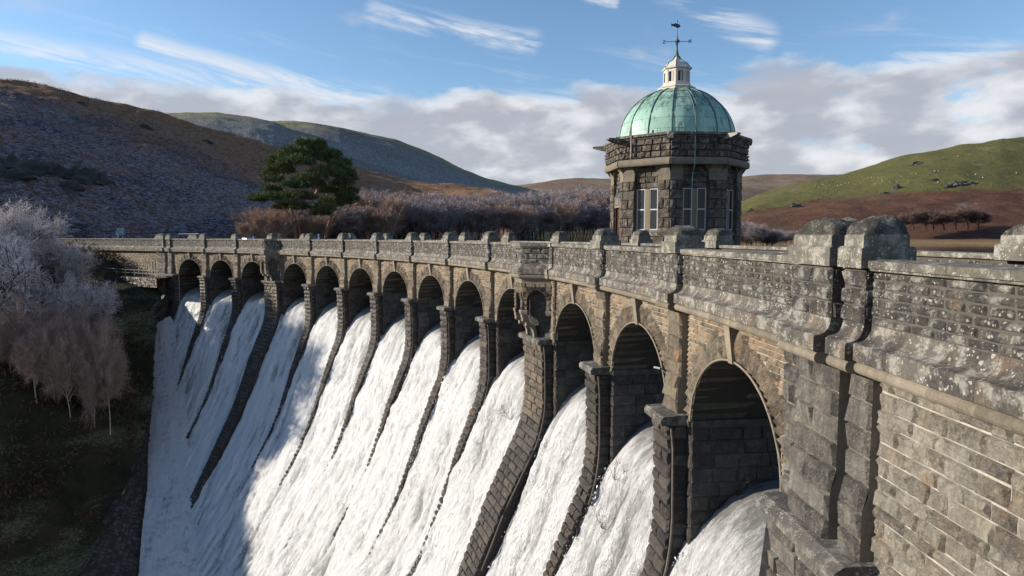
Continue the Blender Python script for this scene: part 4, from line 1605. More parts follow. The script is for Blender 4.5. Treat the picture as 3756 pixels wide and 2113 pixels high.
hillA, HA = polar_hill('hillside', -2.4, .0, 620, profA, M_HILLA, 230, lambda x, y, z, t: np.clip((t - np.clip(.50 - (x / y + .78) * .75, .12, .6)) * 6 + .5 + 1.0 * fbm(x * .02 + z * .02, y * .012, 4), 0, 1) * .92, rough=7.0, nscale=.014, seed=3.1, kind='structure')

# hills B and C: green tops with frosted flanks behind it
cB = crest([(300, 330), (400, 300), (430, 294), (480, 292), (560, 293), (640, 301), (700, 312), (760, 335), (900, 390), (1100, 450), (1250, 485)])
cC = crest([(560, 330), (690, 313), (750, 311), (800, 313), (860, 321), (930, 337), (1000, 354), (1060, 375), (1110, 398), (1170, 427), (1230, 453), (1300, 470), (1400, 490)])


def prof_simple(c, Yf, Yc0, zf=-5, pw=1.5, slide=0.0, a0=0.0):
    def f(a):
        Yc = max(Yf + 150, Yc0 - slide * (a - a0))
        zc = c(a) * Yc + CAM_H
        out = []
        for u in np.linspace(0, 1, 7):
            y = Yf + (Yc - Yf) * u
            sl = zf / Yf + (zc / Yc - zf / Yf) * (1 - (1 - u) ** pw)
            out.append((y, sl * y))
        out += [(Yc * 1.08, zc * 1.0), (Yc * 1.3, zc * .92), (Yc * 1.8, zc * .5)]
        return out
    return f


polar_hill('hill', -.66, -.02, 240, prof_simple(cB, 420, 950, 0, 2.2, -900, -.52), M_HILLB, 80, lambda x, y, z, t: np.clip(.05 + (t - .30) * 2.2 + .5 * fbm(x * .006, y * .006, 4), 0, 1), rough=7, nscale=.008, seed=8, kind='structure')
polar_hill('hill', -.56, .04, 240, prof_simple(cC, 600, 1350, 0, 2.2, -1300, -.35), M_HILLB, 80, lambda x, y, z, t: np.clip(.05 + (t - .32) * 2.2 + .4 * fbm(x * .006, y * .006, 4), 0, 1), rough=7, nscale=.007, seed=21, kind='structure')
# far moor behind the tower
cD = crest([(1000, 480), (1280, 465), (1330, 460), (1420, 455), (1530, 452), (1700, 449), (1850, 446), (1950, 443), (2090, 439), (2250, 440), (2400, 450)])
polar_hill('hill', -.22, .78, 200, prof_simple(cD, 1500, 3300, -10, 1.2), M_HILLF, 60, rough=14, nscale=.003, seed=5, kind='structure')
cD2 = crest([(1500, 520), (1700, 500), (1850, 470), (1950, 478), (2050, 500), (2300, 520)])
polar_hill('hill', .2, .75, 120, prof_simple(cD2, 1100, 1900, -8), M_HILLF, 50, rough=8, nscale=.005, seed=15, kind='structure')
# hill E: bracken below, sheep pasture above
cE = crest([(1700, 590), (1800, 540), (1850, 512), (1900, 489), (1960, 474), (2030, 458), (2100, 441), (2200, 413), (2260, 399), (2320, 386), (2400, 373), (2440, 369), (2500, 358), (2576, 352), (2800, 335), (3400, 330), (4500, 360), (5500, 420)])


def tintE(x, y, z, t):
    r = x / y
    el_ = z / y                        # pasture above a line that climbs to the right, with a break of crag
    line = np.interp(r, [.30, .36, .45, .60, .78, 1.5], [.030, .036, .056, .066, .070, .08])
    return np.clip(.5 + (el_ - line) * 26 + .25 * fbm(x * .01, y * .01, 4), 0, 1)


hE, HE = polar_hill('hill', .24, 2.6, 420, prof_simple(cE, 620, 1150, -4.5, 1.35), M_HILLE, 150, tintE, rough=8, nscale=.010, seed=33, kind='structure')
# meadow at its foot on the reservoir shore
cM = crest([(1700, 612), (2000, 606), (2250, 598), (2400, 580), (2576, 574), (3000, 565), (5500, 560)])


def profM(a):
    zc = cM(a) * 760 + CAM_H
    return [(430, -7.6), (470, -6.6), (520, -5.8), (600, -4.0), (680, -1), (760, zc), (860, zc + 4)]


polar_hill('meadow', .22, 2.6, 240, profM, M_MEAD, 60, lambda x, y, z, t: np.clip(.10 + .9 * (t > .70) * (x / y > .5) + .5 * fbm(x * .02, y * .02, 3), 0, 1), rough=1.2, nscale=.02, seed=2, kind='structure')
# ground under the wood behind the dam, and a sheet to the horizon
mb = MB()
mb.add([(-9000, -3000, -45), (9000, -3000, -45), (9000, 16000, -45), (-9000, 16000, -45)], [(0, 1, 2, 3)])
mb.build('ground', M_HILLF, None, False, kind='structure')


def profW(a):
    return [(128 + (a + .42) * 150 + 20 * math.sin(a * 9), -7.2), (140 + (a + .42) * 160, -4.5), (190 + (a + .42) * 160, -2.0), (300, -1.0 + 3), (420, 4)]


polar_hill('shore', -.46, .16, 120, profW, M_BANK, 40, rough=1.0, nscale=.05, seed=12, kind='structure')
# right bank of the gorge under the near abutment
mb = MB()
mb.add(W([-17, -6.4, -6.4, -17], [0, 0, 9, 9], [-9, -9.5, -16, -14]), [(0, 1, 2, 3)])
mb.build('riverbank', M_BANK, None, True, kind='structure')

# --- stone wall between the chute and the bank
nW = 150
tw = np.linspace(0, 9, nW + 1)
wt = np.stack([np.interp(tw, np.arange(len(WALLTOP)), WALLTOP[:, k]) for k in range(3)], -1)
obase = np.array([(-50.6, 95.0, -11), (-51.3, 93.4, -12.2), (-49.9, 90.0, -17.3), (-48.4, 86.8, -21.2), (-46.3, 81.9, -25.6), (-43.1, 75.6, -29.6), (-41.2, 70.9, -32.7), (-39.3, 66.8, -35.3), (-37.5, 60, -38.2), (-35, 50, -39.6)])
wb = np.stack([np.interp(tw, np.arange(len(obase)), obase[:, k]) for k in range(3)], -1)
rwall = empty('retaining_wall', tuple(wt[70]), label='dark curved stone retaining wall stepping down beside the left edge of the falling water', category='wall')


def MRW(a, b, d):
    a = np.asarray(a)
    b = np.asarray(b)
    k = np.clip(a, 0, 9)
    T3 = np.stack([np.interp(k, tw, wt[:, j]) for j in range(3)], -1)
    B3 = np.stack([np.interp(k, tw, wb[:, j]) for j in range(3)], -1) - np.array([0, 0, 1.0])
    P = B3 * (1 - b)[..., None] + T3 * b[..., None]
    P[..., 0] += d
    P[..., 2] += .35 * b
    return P


cw = MB()
core_sheet(cw, MRW, np.linspace(0, 9, 100), np.linspace(0, 1, 4))
o = cw.build('backing', M_MORTD, rwall)
fix(o)
courses('wall_stone', o, M_SIDE, MRW, 0, 9, 0, 1, .11, .05, .14, None, depth=.02, bulge=.22, gap=.001, nx=2, ny=2)
for k in range(60):
    a = 9 * k / 60
    block('kerb_stone', o, M_PIER, lambda A, B, D: MRW(A, 1 + 0 * np.asarray(B), 0 * np.asarray(D)) + np.stack([-np.asarray(B), np.zeros_like(B), .10 + np.asarray(D)], -1), a, a + 9 / 60., 0, .6, depth=.1, bulge=.12, gap=.005, nx=2, ny=2)
# wet boulders where the face of the dam meets the chute
M_WETROCK = stone_mat('wet_rock', (.006, .006, .007), (.025, .024, .024), (.07, .068, .065), wet=.5, bump=.05)
rwr = np.random.RandomState(9)
NTHR = ['first', 'second', 'third', 'fourth', 'fifth', 'sixth', 'seventh', 'eighth', 'ninth', 'tenth', 'eleventh', 'twelfth', 'thirteenth', 'fourteenth', 'fifteenth', 'sixteenth']
flush_pool()
POOL.clear()

# ------------------------------------------------------------------ the domed valve tower behind the dam
TX, TY = 10.33, 42.0


def zt(v):
    """height of a row measured on the enlarged tower picture"""
    ys = 50 + v / 1.704
    return CAM_H + math.tan(math.atan((1056.5 - ys) / 2400) - .0793) * TY


def rt(px):
    return px / 1.704 / 2400 * TY * 1.012


RB, RP, RW = rt(421), rt(389), rt(365)
TH0 = math.radians(-107.3)
tower = empty('valve_tower', (TX, TY, -12.0), label='octagonal rough stone tower with green copper dome, white lantern and weather vane', category='tower')


def tcorner(k, R):
    a = TH0 + k * math.pi / 4
    return np.array([TX + R * math.cos(a), TY + R * math.sin(a)])


def tface(k, R):
    """map for face k: a runs from the left edge as seen from outside, d outwards"""
    p1, p0 = tcorner(k, R), tcorner(k + 1, R)
    # looking from outside, left corner is the one with the smaller angle when standing outside facing in
    p0, p1 = tcorner(k, R), tcorner(k + 1, R)
    L = float(np.linalg.norm(p1 - p0))
    e = (p1 - p0) / L
    n = np.array([e[1], -e[0]])
    mid = (p0 + p1) / 2 - np.array([TX, TY])
    if n @ mid < 0:
        n = -n

    def M(a, b, d):
        a, b, d = np.broadcast_arrays(np.asarray(a, float), np.asarray(b, float), np.asarray(d, float))
        return np.stack([p0[0] + e[0] * a + n[0] * d, p0[1] + e[1] * a + n[1] * d, b], -1)
    return M, L


def tprism(kind, mat, M, a0, a1, prof, tint=.5, smooth=False, parent=tower):
    """profile (d, z) swept along a face"""
    prof = np.asarray(prof, float)
    m = len(prof)
    V = np.concatenate([M(a, prof[:, 1], prof[:, 0]) for a in (a0, a1)])
    Q = [(i, (i + 1) % m, m + (i + 1) % m, m + i) for i in range(m)]
    T = []
    for base, f in ((0, 0), (m, 1)):
        for i in range(1, m - 1):
            T.append((base, base + i, base + i + 1) if f else (base, base + i + 1, base + i))
    POOL.append([kind, parent, mat, V, (np.array(Q), np.array(T)), tint, smooth])


Z_BASE, Z_SILL, Z_WB, Z_WT = -12.0, zt(1380), zt(1355), zt(1115)
Z_SPR, Z_CORB, Z_ROLL0, Z_ROLL1, Z_BAND, Z_CORN0, Z_CORN1 = zt(1050), zt(1045), zt(985), zt(945), zt(940), zt(830), zt(803)

# core drum
mb = MB()
lathe(mb, [(RW - .05, Z_BASE), (RW - .05, Z_ROLL0 + .05)], TX, TY, 8, TH0, .4)
lathe(mb, [(RB - .06, Z_ROLL0), (RB - .06, Z_CORN1)], TX, TY, 8, TH0, .4)
o = mb.build('masonry_core', M_TOWM, tower)
fix(o)
DOORFACE = 6      # the face that looks along the crest road
faces = {}
for k in range(8):
    M, L = tface(k, RP)
    ML, LL = tface(k, RW)
    MBF, LB = tface(k, RB)
    mid = tcorner(k, 1) + tcorner(k + 1, 1) - 2 * np.array([TX, TY])
    ang = math.degrees(math.atan2(mid[1], mid[0]))
    seen = ang < 30 or ang > 150
    dw = RP * math.cos(math.pi / 8) - RW * math.cos(math.pi / 8)      # pier projection
    pw = L * .25
    door = k == [j for j in range(8) if abs((math.degrees(math.atan2(*(tcorner(j, 1) + tcorner(j + 1, 1) - 2 * np.array([TX, TY]))[::-1])) - 180 + 180) % 360 - 185) < 23 or abs(math.degrees(math.atan2(*(tcorner(j, 1) + tcorner(j + 1, 1) - 2 * np.array([TX, TY]))[::-1])) + 175) < 23][0] if True else False
    # clasping corner piers
    for a0, a1 in ((0, pw), (L - pw, L)):
        n = 11
        zz = np.linspace(-2.4, Z_CORB - .25, n + 1)
        tprism('pier_core', M_TOWM, M, a0, a1, [(-.05, -12), (-.05, Z_ROLL0), (-.40, Z_ROLL0), (-.40, -12)], .4)
        if seen:
            for j in range(n):
                cut = [a0, a1] if j % 2 else [a0, a0 + (a1 - a0) * (.45 + .2 * RNG.rand()), a1]
                for c0, c1 in zip(cut[:-1], cut[1:]):
                    block('tower_stone', tower, M_TOW, M, c0, c1, zz[j], zz[j + 1], depth=.02, bulge=.09, gap=.008, nx=4, ny=4, rim=-.03)
                inner = a1 if a0 == 0 else a0
                sg = 1 if a0 == 0 else -1
                block('tower_stone', tower, M_TOW, (lambda A, B, D, inner=inner, sg=sg, M=M: M(inner + sg * (np.asarray(D) - .02), B, A)), -.34, -.04, zz[j], zz[j + 1], depth=.01, bulge=.04, gap=.01, nx=3, ny=3)
        # corbel: smooth block flaring out to the string course
        e0, e1 = (a0, a1)
        tprism('corbel', M_DRESS, M, e0, e1, [(-.35, Z_CORB - .25), (.03, Z_CORB - .25), (.03, Z_CORB - .20), (.0, Z_CORB - .17), (.0, Z_CORB + .02), (.06, Z_ROLL0 - .17), (.16, Z_ROLL0 - .07), (.28, Z_ROLL0), (-.35, Z_ROLL0)], .35)
        inner = a1 if a0 == 0 else a0
        sg = 1 if a0 == 0 else -1
        # shoulder of the shouldered arch between the piers
        V = M([inner, inner + sg * .06, inner + sg * .16, inner + sg * .30, inner], [Z_CORB, Z_ROLL0 - .20, Z_ROLL0 - .09, Z_ROLL0, Z_ROLL0], [0.02] * 5)
        V2 = M([inner, inner + sg * .06, inner + sg * .16, inner + sg * .30, inner], [Z_CORB, Z_ROLL0 - .20, Z_ROLL0 - .09, Z_ROLL0, Z_ROLL0], [-.3] * 5)
        POOL.append(['corbel', tower, M_DRESS, np.concatenate([V, V2]), (np.array([(j, (j + 1) % 5, 5 + (j + 1) % 5, 5 + j) for j in range(5)]), np.array([(0, 1, 4), (1, 2, 4), (2, 3, 4)])), .3, False])
    # recessed wall between the piers with a pair of windows or the door
    ra, rb = pw * LL / L - .02, LL - pw * LL / L + .02
    if seen:
        wfull = (rb - ra)
        if not door:
            ww = wfull * .36
            wins = [(ra + wfull * .04, ra + wfull * .04 + ww), (rb - wfull * .04 - ww, rb - wfull * .04)]
            courses('tower_stone', tower, M_TOW, ML, ra, rb, Z_WT + .02, Z_ROLL0, .30, .35, .7, None, depth=.02, bulge=.05, nx=4, ny=3)
            courses('tower_stone', tower, M_TOW, ML, ra, rb, -2.6, Z_SILL - .10, .42, .5, .9, None, depth=.06, bulge=.06, nx=4, ny=3)
            tprism('sill', M_LEDGE, ML, ra, rb, [(-.1, Z_SILL - .10), (.14, Z_SILL - .10), (.14, Z_SILL + .05), (.0, Z_WB), (-.1, Z_WB)], .5)
            # mullion and slim jambs of dressed sandstone
            for m0, m1 in ((ra, wins[0][0]), (wins[0][1], wins[1][0]), (wins[1][1], rb)):
                tprism('mullion', M_MULL, ML, m0, m1, [(-.12, Z_WB), (.05, Z_WB), (.05, Z_WT), (-.12, Z_WT)], .5)
            for (x0, x1) in wins:
                f = MB()

                def bar(a0_, a1_, z0_, z1_, d0=-.03, d1=.03):
                    V = np.concatenate([ML([a0_, a1_, a1_, a0_], [z0_] * 4, [d0, d0, d1, d1]), ML([a0_, a1_, a1_, a0_], [z1_] * 4, [d0, d0, d1, d1])])
                    f.add(V, BOXQ)
                zm = zt(1236)
                t_ = .045
                bar(x0, x0 + t_, Z_WB, Z_WT)
                bar(x1 - t_, x1, Z_WB, Z_WT)
                bar(x0 + t_, x1 - t_, Z_WB, Z_WB + t_ * 1.2)
                bar(x0 + t_, x1 - t_, Z_WT - t_, Z_WT)
                bar(x0 + t_, x1 - t_, zm - .035, zm + .035)
                wo_ = fix(f.build('window', M_WHITE, tower))
                for z0_, z1_ in ((Z_WB + t_, zm - .035), (zm + .035, Z_WT - t_)):
                    p_ = MB()
                    p_.add(ML([x0 + t_, x1 - t_, x1 - t_, x0 + t_], [z0_, z0_, z1_, z1_], [.004] * 4), [(0, 1, 2, 3)])
                    fix(p_.build('pane', M_GLASS, wo_))
                # a pale curtain edge behind the glass
                p_ = MB()
                xc = x0 + (x1 - x0) * .62
                xs_ = np.linspace(xc, x1 - .05, 7)
                p_.add(ML(np.concatenate([xs_, xs_]), np.concatenate([np.full(7, Z_WB + .05), np.full(7, Z_WT - .05)]), np.tile(-.012 - .006 * (np.arange(7) % 2), 2)), grid_quads(6, 1))
                fix(p_.build('curtain', M_CURT if 'M_CURT' in globals() else M_WHITE, wo_))
        else:
            dwid = .62
            dc = (ra + rb) / 2
            Z_DT = zt(1214)
            courses('tower_stone', tower, M_TOW, ML, ra, rb, Z_DT, Z_ROLL0, .28, .35, .7, None, depth=.02, bulge=.06, nx=4, ny=3)
            courses('tower_stone', tower, M_TOW, ML, ra, dc - dwid, -1.3, Z_DT, .28, .35, .7, None, depth=.02, bulge=.06, nx=3, ny=3)
            courses('tower_stone', tower, M_TOW, ML, dc + dwid, rb, -1.3, Z_DT, .28, .35, .7, None, depth=.02, bulge=.06, nx=3, ny=3)
            f = MB()
            f.add(np.concatenate([ML([dc - dwid, dc + dwid, dc + dwid, dc - dwid], [-1.3] * 4, [-.04, -.04, .0, .0]), ML([dc - dwid, dc + dwid, dc + dwid, dc - dwid], [Z_DT] * 4, [-.04, -.04, 0, 0])]), BOXQ)
            fix(f.build('door', M_DOOR, tower))
            f = MB()
            for (x0, x1) in ((dc - dwid - .08, dc - dwid), (dc + dwid, dc + dwid + .08)):
                f.add(np.concatenate([ML([x0, x1, x1, x0], [-1.3] * 4, [-.04, -.04, .12, .12]), ML([x0, x1, x1, x0], [Z_DT] * 4, [-.04, -.04, .12, .12])]), BOXQ)
            fix(f.build('door_frame', M_DOOR, tower))
            # gabled name plaque over the door: pale stone surround, slate face with rows of incised lines
            pz0, pz1, pz2 = zt(1215), zt(1155), zt(1105)
            hw_ = .62
            out = [(dc - hw_, pz0), (dc + hw_, pz0), (dc + hw_, pz1 + .05), (dc + .42, pz1 + .08), (dc, pz2 + .1), (dc - .42, pz1 + .08), (dc - hw_, pz1 + .05)]
            m = len(out)
            V = np.concatenate([ML([p[0] for p in out], [p[1] for p in out], d_) for d_ in (0.0, .20)])
            POOL.append(['plaque_surround', tower, M_DRESS, V, (np.array([(j, (j + 1) % m, m + (j + 1) % m, m + j) for j in range(m)]), np.array([(m, m + j, m + j + 1) for j in range(1, m - 1)])), .9, False])
            inn = [(dc - .48, pz0 + .12), (dc + .48, pz0 + .12), (dc + .48, pz1), (dc + .34, pz1 + .02), (dc + .2, pz2 - .14), (dc, pz2 - .06), (dc - .2, pz2 - .14), (dc - .34, pz1 + .02), (dc - .48, pz1)]
            m = len(inn)
            V = ML([p[0] for p in inn], [p[1] for p in inn], .206)
            POOL.append(['plaque', tower, M_SLATE, V, (np.zeros((0, 4), int), np.array([(0, j, j + 1) for j in range(1, m - 1)])), .9, False])
            for j in range(5):
                z_ = pz0 + .20 + j * (pz1 - pz0 - .18) / 5
                hw2 = (.40, .36, .42, .30, .38)[j]
                V = ML([dc - hw2, dc + hw2, dc + hw2, dc - hw2], [z_, z_, z_ + .035, z_ + .035], .210)
                POOL.append(['inscription_line', tower, M_LEAD, V, (np.array([(0, 1, 2, 3)]), np.zeros((0, 3), int)), .5, False])
    # string course (roll), upper band, cornice
    rp = [(-.2, Z_ROLL0), (.04, Z_ROLL0)] + [(.045 + .075 * math.cos(t), (Z_ROLL0 + Z_ROLL1) / 2 + (Z_ROLL1 - Z_ROLL0) / 2 * math.sin(t)) for t in np.linspace(-1.4, 1.4, 6)] + [(.02, Z_ROLL1 + .02), (-.2, Z_ROLL1 + .02)]
    for j in range(3):
        tprism('string_course', M_DRESS, MBF, LB * j / 3 + .002, LB * (j + 1) / 3 - .002, rp, .2 + .5 * RNG.rand())
    if seen:
        nrow = 3
        zz = np.linspace(Z_BAND, Z_CORN0, nrow + 1)
        for j in range(nrow):
            a = 0
            while a < LB - .01:
                e = a + .35 + .35 * RNG.rand()
                if LB - e < .3:
                    e = LB
                block('tower_stone', tower, M_TOW, MBF, a, e, zz[j], zz[j + 1], depth=.02, bulge=.13, gap=.008, nx=4, ny=4, rim=-.05)
                a = e
    tprism('cornice', M_LEDGE, MBF, -.03, LB + .03, [(-.5, Z_CORN0), (.05, Z_CORN0), (.10, Z_CORN0 + .08), (.20, Z_CORN0 + .13), (.20, Z_CORN1), (-.05, Z_CORN1 + .03), (-.6, Z_CORN1 + .04)], .4)
# long stone spouts at the corners
for k in range(8):
    a = TH0 + k * math.pi / 4
    d = np.array([math.cos(a), math.sin(a)])
    n = np.array([-d[1], d[0]])
    zc_ = Z_CORN0 + .06
    def P_(r, w_, z_):
        return (TX + d[0] * r + n[0] * w_, TY + d[1] * r + n[1] * w_, z_)
    r0, r1 = RB - .35, RB + .86
    if k == 0 or k == 2:
        r1 = RB + .22
    V = [P_(r0, -.20, zc_ - .16), P_(r0, .20, zc_ - .16), P_(r0, .20, zc_ + .16), P_(r0, -.20, zc_ + .16),
         P_(RB + .18, -.18, zc_ - .18), P_(RB + .18, .18, zc_ - .18), P_(RB + .18, .18, zc_ + .13), P_(RB + .18, -.18, zc_ + .13),
         P_(r1, -.14, zc_ + .0), P_(r1, .14, zc_ + .0), P_(r1, .15, zc_ + .10), P_(r1, -.15, zc_ + .10)]
    Q = [(0, 1, 5, 4), (1, 2, 6, 5), (2, 3, 7, 6), (3, 0, 4, 7), (4, 5, 9, 8), (5, 6, 10, 9), (6, 7, 11, 10), (7, 4, 8, 11), (8, 9, 10, 11)]
    POOL.append(['water_spout', tower, M_LEAD if k == 1 else M_LEDGE, np.array(V), (np.array(Q), np.zeros((0, 3), int)), .5, False])
# roof deck
mb = MB()
lathe(mb, [(RB - .05, Z_CORN1 + .0), (rt(344), Z_CORN1 + .06)], TX, TY, 8, TH0, .4)
fix(mb.build('roof_deck', M_LEAD, tower))

# dome of copper sheets: 16 gores in rows, each sheet its own piece
RD, ZD0, ZD1, RT = rt(344), zt(806), zt(488), rt(104)
tmax = math.acos(RT / RD)
HD = (ZD1 - ZD0) / math.sin(tmax)


def dome(u, v, d=0.0):
    """u angle round, v 0..1 up"""
    t = np.asarray(v) * tmax
    r = (RD + d) * np.cos(t)
    z = ZD0 + (HD + d) * np.sin(t)
    return np.stack([TX + r * np.cos(u), TY + r * np.sin(u), z + 0 * r], -1)


OFFR = TH0
rows = [0, .10, .26, .44, .62, .80, 1.0]
dm = empty('dome', (TX, TY, ZD0), tower)
dm.location = Vector((TX, TY, ZD0)) - tower.location
for g_ in range(16):
    u0, u1 = OFFR + g_ * math.pi / 8, OFFR + (g_ + 1) * math.pi / 8
    for j in range(len(rows) - 1):
        halves = [(u0, u1)] if j >= 3 else [(u0, (u0 + u1) / 2), ((u0 + u1) / 2, u1)]
        for (h0, h1) in halves:
            uu_ = np.linspace(h0, h1, 4)
            vv_ = np.linspace(rows[j] - (.006 if j else 0), rows[j + 1] + .004, 4)
            UU_, VV_ = np.meshgrid(uu_, vv_)
            lift = .004 + .016 * (1 - (VV_ - vv_[0]) / (vv_[-1] - vv_[0]))       # each sheet laps over the one below
            lift = lift + .012 * fbm(UU_ * 9, VV_ * 9, 2)
            v_ = dome(UU_.ravel(), VV_.ravel(), lift.ravel())
            POOL.append(['copper_sheet', dm, M_COPPER, v_, (grid_quads(3, 3), np.zeros((0, 3), int)), RNG.rand(), True])
for g_ in range(16):
    u = OFFR + g_ * math.pi / 8
    mb = MB()
    vv_ = np.linspace(0.0, 1.0, 18)
    tube(mb, dome(np.full(18, u), vv_, .03), .038, 5, .3)
    o = mb.build('seam_roll', M_COPRIB, dm, True)
    fix(o)

# lantern
lant = empty('lantern', (TX, TY, ZD1), tower)
lant.location = Vector((TX, TY, ZD1)) - tower.location
SL = 4.828      # enlargement of the lantern picture against the photograph


def zl(v):
    ys = 50 + v / SL
    return CAM_H + math.tan(math.atan((1056.5 - ys) / 2400) - .0793) * TY


def rl(px):
    return px / SL / 2400 * TY * 1.012


M_LANT = simple_mat('weathered_cream_paint', (.58, .53, .46), .7, var=.35, scale=5, bump=.006)
M_VANE = simple_mat('vane_iron', (.035, .07, .07), .5, .3)
mb = MB()
lathe(mb, [(rl(330), zl(1470)), (rl(315), zl(1420)), (rl(310), zl(1352)), (rl(322), zl(1345)), (rl(322), zl(1330)), (rl(300), zl(1318)), (rl(245), zl(1300)), (rl(238), zl(1262))], TX, TY, 8, TH0, .5)
fix(mb.build('plinth', M_LANT, lant))
rl0, rl1 = rl(222), rl(222)
zb_, ztp = zl(1262), zl(1010)
for k in range(8):
    p0 = tcorner(k, rl0)
    p1 = tcorner(k + 1, rl0)
    L = float(np.linalg.norm(p1 - p0))
    e = (p1 - p0) / L
    n = np.array([e[1], -e[0]])
    if n @ ((p0 + p1) / 2 - np.array([TX, TY])) < 0:
        n = -n
    ML_ = lambda a, b, d, p0=p0, e=e, n=n: np.stack([p0[0] + e[0] * np.asarray(a, float) + n[0] * np.asarray(d, float), p0[1] + e[1] * np.asarray(a, float) + n[1] * np.asarray(d, float), np.asarray(b, float) + 0 * np.asarray(a, float)], -1)
    f = MB()

    def lbar(a0, a1, z0, z1, d0, d1):
        V = np.concatenate([ML_([a0, a1, a1, a0], [z0] * 4, [d0, d0, d1, d1]), ML_([a0, a1, a1, a0], [z1] * 4, [d0, d0, d1, d1])])
        f.add(V, BOXQ)
    s_ = L * .24
    lbar(-.01, s_, zb_, ztp, -.10, .0)
    lbar(L - s_, L + .01, zb_, ztp, -.10, .0)
    lbar(s_, L - s_, ztp - .16, ztp, -.10, -.006)
    lbar(s_, L - s_, zb_, zb_ + .10, -.10, -.006)
    lbar(L * .5 + .01, L * .5 + .10, zb_ + .1, ztp - .16, -.09, -.03)
    lbar(s_ * .3, s_ * .7, zb_ + .05, ztp - .05, 0.0, .02)
    fix(f.build('lantern_frame', M_LANT, lant))
    f = MB()
    f.add(ML_([s_, L - s_, L - s_, s_], [zb_ + .1, zb_ + .1, ztp - .16, ztp - .16], [-.08] * 4), [(0, 1, 2, 3)])
    fix(f.build('pane', M_GLASS, lant))
roofp = [(rl(240), zl(1010)), (rl(252), zl(1000)), (rl(254), zl(988)), (rl(225), zl(962)), (rl(195), zl(925)), (rl(170), zl(885)), (rl(130), zl(860)), (rl(85), zl(830)), (rl(55), zl(790)), (rl(40), zl(750))]
mb = MB()
lathe(mb, roofp, TX, TY, 8, TH0, .5)
fix(mb.build('lantern_roof', M_LANT, lant))
mb = MB()
lathe(mb, [(rl(48), zl(775)), (rl(40), zl(750)), (rl(25), zl(690)), (rl(15), zl(620)), (rl(13), zl(560)), (rl(18), zl(545)), (rl(16), zl(530)), (rl(36), zl(505)), (rl(46), zl(492)), (rl(36), zl(475)), (rl(16), zl(455)), (rl(13), zl(410)), (rl(6), zl(390)), (rl(5), zl(150)), (rl(11), zl(142)), (rl(1), zl(98))], TX, TY, 10, 0, .5)
fix(mb.build('spire', M_COPRIB, lant))
for k in range(8):
    a = TH0 + k * math.pi / 4
    mb = MB()
    tube(mb, np.array([(TX + (r + .01) * math.cos(a), TY + (r + .01) * math.sin(a), z) for r, z in roofp[2:]]), .022, 4, .5)
    fix(mb.build('roof_rib', M_COPRIB, lant, True))

# weather vane: arms with the letters N and S (seen from behind), and a fish on top
vane = empty('weather_vane', (0, 0, 0), lant)
vane.location = Vector((TX, TY, zl(495))) - world_loc(lant)
ex = np.array([math.cos(math.radians(-4)), math.sin(math.radians(-4)), 0])
ey = np.array([-ex[1], ex[0], 0])
CC = np.array([TX, TY, zl(494)])


def vb(mb_, x0, z0, x1, z1, w_, th=.02):
    """flat bar between two points of the vane plane, w_ wide, th thick"""
    d = np.array([x1 - x0, z1 - z0])
    d = d / (np.linalg.norm(d) + 1e-9)
    nn = np.array([-d[1], d[0]]) * w_ / 2
    P = [(x0 - nn[0], z0 - nn[1]), (x1 - nn[0], z1 - nn[1]), (x1 + nn[0], z1 + nn[1]), (x0 + nn[0], z0 + nn[1])]
    V = [CC + ex * p[0] + np.array([0, 0, p[1]]) + ey * t for t in (-th, th) for p in P]
    mb_.add(np.array(V), BOXQ)


ux = rl(1)
mb = MB()
vb(mb, -rl(205), 0, rl(205), 0, rl(7))
fix(mb.build('arm', M_VANE, vane))
mb = MB()
for p in [(200, -27, 200, 27), (232, -27, 232, 27), (197, 24, 235, -24)]:
    vb(mb, *[q * ux for q in p], rl(9))
for p in [(192, 27, 208, 27), (192, -27, 208, -27), (224, 27, 244, 27)]:
    vb(mb, *[q * ux for q in p], rl(6), .018)
fix(mb.build('letter_north', M_VANE, vane))
mb = MB()
S_ = [(-240, 12), (-236, 24), (-218, 27), (-206, 18), (-208, 6), (-222, -4), (-236, -12), (-238, -22), (-226, -28), (-210, -26), (-202, -16)]
for a, b in zip(S_[:-1], S_[1:]):
    vb(mb, a[0] * ux, a[1] * ux, b[0] * ux, b[1] * ux, rl(9), .018)
fix(mb.build('letter_south', M_VANE, vane))
# short arms toward and away from the viewer
mb = MB()
tube(mb, [CC - ey * .55, CC + ey * .55], .018, 5)
fix(mb.build('arm', M_VANE, vane))
fish = [(-104, 40), (-94, 34), (-72, 28), (-62, 30), (-40, 44), (-25, 37), (10, 30), (35, 14), (48, -2), (48, -14), (36, -26), (10, -34), (-12, -32), (-28, -22), (-45, -12), (-62, -12), (-66, -6), (-84, 0), (-104, -10), (-96, 14)]
fz = zl(215) - CC[2]
n = len(fish)
mb = MB()
for t in (-.022, .022):
    pass
V = [CC + ex * x * ux + np.array([0, 0, fz + z * ux]) + ey * t for t in (-.024, .024) for x, z in fish]
Q = [(j, (j + 1) % n, n + (j + 1) % n, n + j) for j in range(n)]
T = []
up = [0, 1, 2, 3, 4, 5, 6, 7, 8]
lowc = [19, 18, 17, 16, 15, 14, 13, 12, 11, 10, 9]
i_, j_ = 0, 0
seq = []
while i_ < len(up) - 1 or j_ < len(lowc) - 1:
    if i_ < len(up) - 1 and (j_ >= len(lowc) - 1 or fish[up[i_ + 1]][0] <= fish[lowc[j_ + 1]][0]):
        seq.append((up[i_], up[i_ + 1], lowc[j_]))
        i_ += 1
    else:
        seq.append((up[i_], lowc[j_ + 1], lowc[j_]))
        j_ += 1
T = [s for s in seq] + [(n + c, n + b, n + a) for a, b, c in seq]
mb.add(np.array(V), Q, T)
fix(mb.build('fish', M_VANE, vane))

